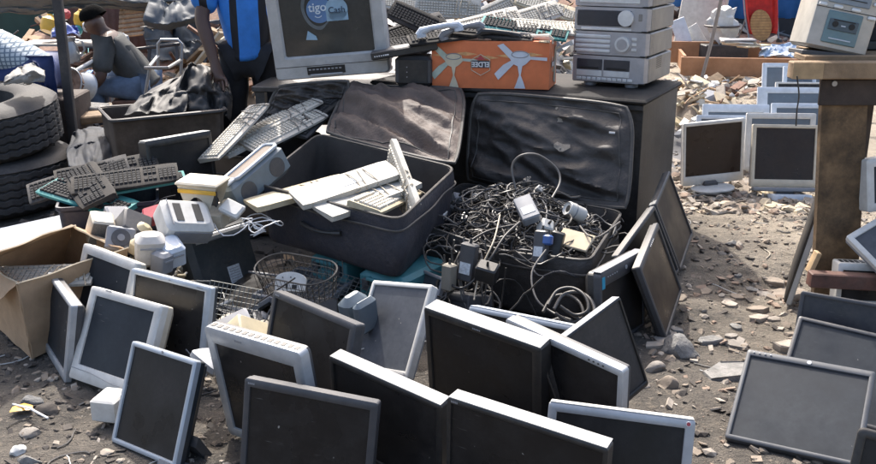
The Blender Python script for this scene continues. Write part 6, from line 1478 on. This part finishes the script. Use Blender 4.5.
# bundle
q = MB(); v, f = rock_geo(.17, 1.25, 77, 3); v = [tuple(Vector(p_) * (1 + .30 * noise.noise(Vector(p_) * 14) - .22 * abs(noise.noise(Vector(p_) * 30)))) for p_ in v]; q.add(v, f); pb_ = at(722, 26, 10.8)
o = root('plastic_bundle', (pb_.x, pb_.y, pb_.z)); tag(o, 'crumpled white plastic bundle tied with a dark strap', 'bundle'); q.build('wrapping', PW, o); q = MB(); q.tube([(.19 * math.cos(t), .17 * math.sin(t), -.0) for t in [2 * math.pi * k / 20 for k in range(20)]], .012, 6, closed=True); q.build('strap', STL, o)
o = MB().box((0, 0, .17), (.5, .4, .34), bev=.01).build('dark_crate', STL, None, (pb_.x + .02, pb_.y + .05, 0), (0, 0, 5)); tag(o, 'dark crate under the white plastic bundle', 'crate')
# orange board frame
bo = at(745, 62, 10.0); o = root('bed_frame', (bo.x + .25, 10.0, 0), (0, 0, -9)); tag(o, 'orange varnished board of an old bed frame lying on the rubble', 'bed frame')
q = MB(); q.box((.05, 0, .17), (1.9, .03, .20), bev=.004); q.build('side_board', WOR, o)
q = MB(); q.box((-.15, .75, .24), (1.7, .03, .24), bev=.004); q.build('side_board', WOR, o)
q = MB(); q.box((.1, -.02, .035), (1.7, .05, .05), bev=.004); q.build('bottom_rail', WOD, o)
q = MB(); q.box((-.86, .37, .19), (.03, .72, .18)); q.build('end_board', WOR, o)
for i in range(6):
    rr = random.Random(600 + i); o = MB().box((0, 0, 0), (.34, .16, .018), bev=.003).build('scrap_board', [PYW, PCR, G3, CBE, PW, PG][i], None, at(745 + rr.uniform(-10, 10), 46 - i * 1.2, 10.3) + Vector((0, 0, 0)), (rr.uniform(-8, 8), rr.uniform(-8, 8), rr.uniform(-30, 30))); tag(o, 'flat discarded panel in the stack below the red pushchair', 'panel', 'flat panels stacked below the red pushchair')
cloth('plastic_sheet', 'pale blue white plastic sheet lying behind the orange board', 'sheet', [[at(762, 46, 10.6), at(780, 44, 10.4), at(805, 40, 10.4)], [at(760, 56, 10.1), at(780, 57, 10.05), at(808, 58, 10.05)]], mat('pale_sheet', (.45, .55, .68), .5, var=.2), .08, 5, 20, fr=6)
# red pushchair
def pushchair():
    b = at(759, 44, 10.9); o = root('pushchair', (b.x, b.y, b.z - .02), (0, 0, 8)); tag(o, 'red folding pushchair with a tan seat pad', 'pushchair')
    q = MB(); L_ = []
    for z, w_, y in ((.14, .15, .0), (.2, .17, .02), (.35, .185, .08), (.5, .19, .13), (.62, .20, .16), (.72, .19, .12)):
        L_.append([(-w_, y - .10, z), (-w_ * .95, y, z), (-w_ * .5, y + .05, z), (0, y + .06, z), (w_ * .5, y + .05, z), (w_ * .95, y, z), (w_, y - .10, z)])
    q.loft(L_, closed=False); s_ = q.build('fabric_seat', mat('red_fabric', (.55, .03, .02), .7, var=.2, bump=.2), o); s_.modifiers.new('t', 'SOLIDIFY').thickness = .01
    q = MB(); P = [(.13 * math.cos(t), .0, .23 + .17 * math.sin(t)) for t in [2 * math.pi * k / 18 for k in range(18)]]; q.loft([[(x, .035 + (z - .3) * .35, z) for x, y, z in P], [(x, .02 + (z - .3) * .35, z) for x, y, z in P]], None, 0, True, True); q.build('seat_pad', mat('tan_pad', (.40, .23, .09), .8, var=.3, vscale=20, stripes=[(2, .03, .2, (.25, .14, .06), 0)]), o)
    q = MB()
    for s in (-1, 1): q.tube([(s * .17, -.14, 0), (s * .19, .0, .30), (s * .20, .15, .72), (s * .19, .22, .92)], .010, 8); q.tube([(s * .17, .22, 0), (s * .19, .0, .30)], .009, 8)
    q.tube([(-.19, .22, .92), (.19, .22, .92)], .010, 8); q.build('tube_frame', PG, o)
    for s in (-1, 1):
        for y in (-.14, .22): MB().tube([(s * .17 - .015, y, .045), (s * .17 + .015, y, .045)], .05, 14).build('wheel', PB, o)
    q = MB(); L_ = []
    for k in range(6):
        a = R(20 + 22 * k); L_.append([(x, .12 - .22 * math.cos(a) * .6, .74 + .16 * math.sin(a)) for x in (-.2, -.1, 0, .1, .2)])
    q.loft(L_, closed=False); h_ = q.build('hood', MATS['red_fabric'], o); h_.modifiers.new('t', 'SOLIDIFY').thickness = .006
pushchair()

# workbench at the right with second hifi
def workbench():
    b = at(820, 200, 3.45); o = root('workbench', (b.x, b.y, 0)); tag(o, 'rough timber workbench with a stained plywood post', 'workbench')
    zt = at(806, 70, 3.42).z; L0 = at(790, 70, 3.42).x - b.x
    q = MB(); q.box((L0 + .55, -.03, zt), (1.1, .055, .062), bev=.004); q.build('front_beam', WOD, o)
    q = MB(); q.box((L0 + .055, -.0585, zt), (.11, .002, .058)); q.build('cut_end', mat('fresh_wood', (.42, .29, .16), .8, var=.2, vscale=25), o, smooth=0)
    for k in range(3):
        q = MB(); q.box((L0 + .60 + .05 * k, .08 + k * .125, zt + .034 + .002 * (k % 2)), (1.06, .118, .022), bev=.003); q.build('top_board', WOD, o)
    post = at(818, 100, 3.47).x - b.x; pw = .17
    q = MB(); N = 5; M = Matrix.Shear('XZ', 4, (0, 0)); q.loft([[(post + x + s - .012 * f, y, z) for x, y in ((0, .0), (pw, .0), (pw, .03), (0, .03))] for z, s, f in ((.02, .075, 0), (.4, .045, 0), (zt - .035, .0, 0))], None, 0, True, True); ob = q.build('post_panel', PLY, o, smooth=0)
    q = MB(); q.box((post + pw + .07, .20, (zt - .04) / 2), (.085, .06, zt - .045), bev=.004); q.build('leg', WDK, o)
    q = MB(); q.box((post + .30, -.008, zt - .085), (.62, .014, .095), bev=.003); ap = q.build('apron', WDK, o)
    MB().disc((at(838, 85, 3.4).x - b.x, -.017, at(838, 85, 3.4).z), .010, 'y', 14, h=.004).build('washer', MET, ap)
    z1 = at(820, 290, 3.2).z
    q = MB(); q.box((.40, -.20, z1), (.98, .05, .055), bev=.004, rot=(0, 3, 0)); q.build('lower_rail', WRD, o)
    q = MB(); q.box((-.055, -.14, z1 + .07), (.018, .04, .085), bev=.003, rot=(0, 18, 0)); q.build('brace', mat('fresh_wood', (.42, .29, .16), .8), o)
    for y in (.34,):
        for x in (L0 + .55, L0 + 1.0): MB().box((x + .25, y, (zt) / 2 - .02), (.07, .07, zt - .05)).build('leg', WDK, o)
    return zt
zt = workbench()
q = at(838 - 4, 58, 3.5); o = root('cassette_hifi', (0, 0, 0)); pose(o, (q.x, q.y, zt + .055), -6, 4, 11); tag(o, 'tilted silver hifi with a cassette door on the workbench', 'hifi')
SI = MATS['hifi_silver']; SL = MATS['hifi_light_silver']
q = MB(); q.box((0, .12, .20), (.225, .24, .40), bev=.012); bd = q.build('case', mat('warm_silver', (.46, .44, .40), .38, metal=.35, dust=.25), o)
q = MB(); q.box((0, -.003, .085), (.125, .008, .115), bev=.003); dr = q.build('cassette_door', mat('teal_glass', (.13, .22, .25), .2, dust=.2), o)
q = MB(); q.box((0, -.009, .095), (.105, .004, .040), bev=.002); cs = q.build('cassette', mat('cassette_grey', (.07, .10, .12), .4), dr)
q = MB(); q.disc((-.03, -.011, .097), .011, 'y', 16, h=.002); q.disc((.03, -.011, .097), .011, 'y', 16, h=.002); q.box((0, -.011, .112), (.08, .002, .004)); q.build('reels', BLK, cs)
q = MB(); q.box((0, -.009, .045), (.08, .002, .004)); q.box((0, -.009, .094), (.016, .006, .004)); q.build('door_print', PBW, dr, smooth=0)
q = MB(); q.box((0, -.002, .22), (.15, .006, .10), bev=.004); ds = q.build('display_window', mat('lcd_blue', (.22, .27, .32), .2, dust=.2), o)
q = MB(); q.box((-.01, -.006, .235), (.05, .002, .035)); q.build('display_patch', mat('lcd_red', (.26, .11, .14), .4), ds, smooth=0)
q = MB(); q.box((0, -.006, .19), (.12, .002, .003)); q.build('display_line', BLK, ds, smooth=0)
q = MB()
for x, z, ww in ((-.09, .158, .03), (-.035, .158, .034), (.03, .158, .034), (.092, .14, .030), (.095, .19, .022), (.095, .22, .02), (-.095, .23, .02), (.095, .26, .024)): q.box((x, -.003, z), (ww, .01, .014), bev=.004)
q.build('buttons', SL, o)
q = MB(); q.box((0, -.0008, .150), (.222, .002, .0025)); q.build('seam', BLK, o, smooth=0)
q = MB(); q.box((-.01, .1, -.012), (.21, .20, .018), bev=.003, rot=(0, -6, 0)); q.build('base_plate', PDG, o)
o = root('speaker_box', (at(874, 58, 3.52).x + .04, 3.62, zt + .048), (0, 0, -4)); tag(o, 'tall black speaker at the right edge of the workbench', 'speaker')
q = MB(); q.box((0, .1, .18), (.16, .2, .36), bev=.008); q.build('cabinet_shell', PB, o); q = MB(); q.box((0, -.004, .19), (.145, .008, .31), bev=.003); q.build('grille', mat('black_cloth', (.012, .014, .02), .8), o); q = MB(); q.box((0, -.006, .018), (.15, .01, .03), bev=.003); q.build('base_trim', PNV, o)
cable([at(797, 76, 3.36), at(799, 95, 3.36), at(797, 110, 3.36), at(796, 126, 3.36)], .0028, CBLK, 'thin black wire dangling from the workbench beam', group=None)
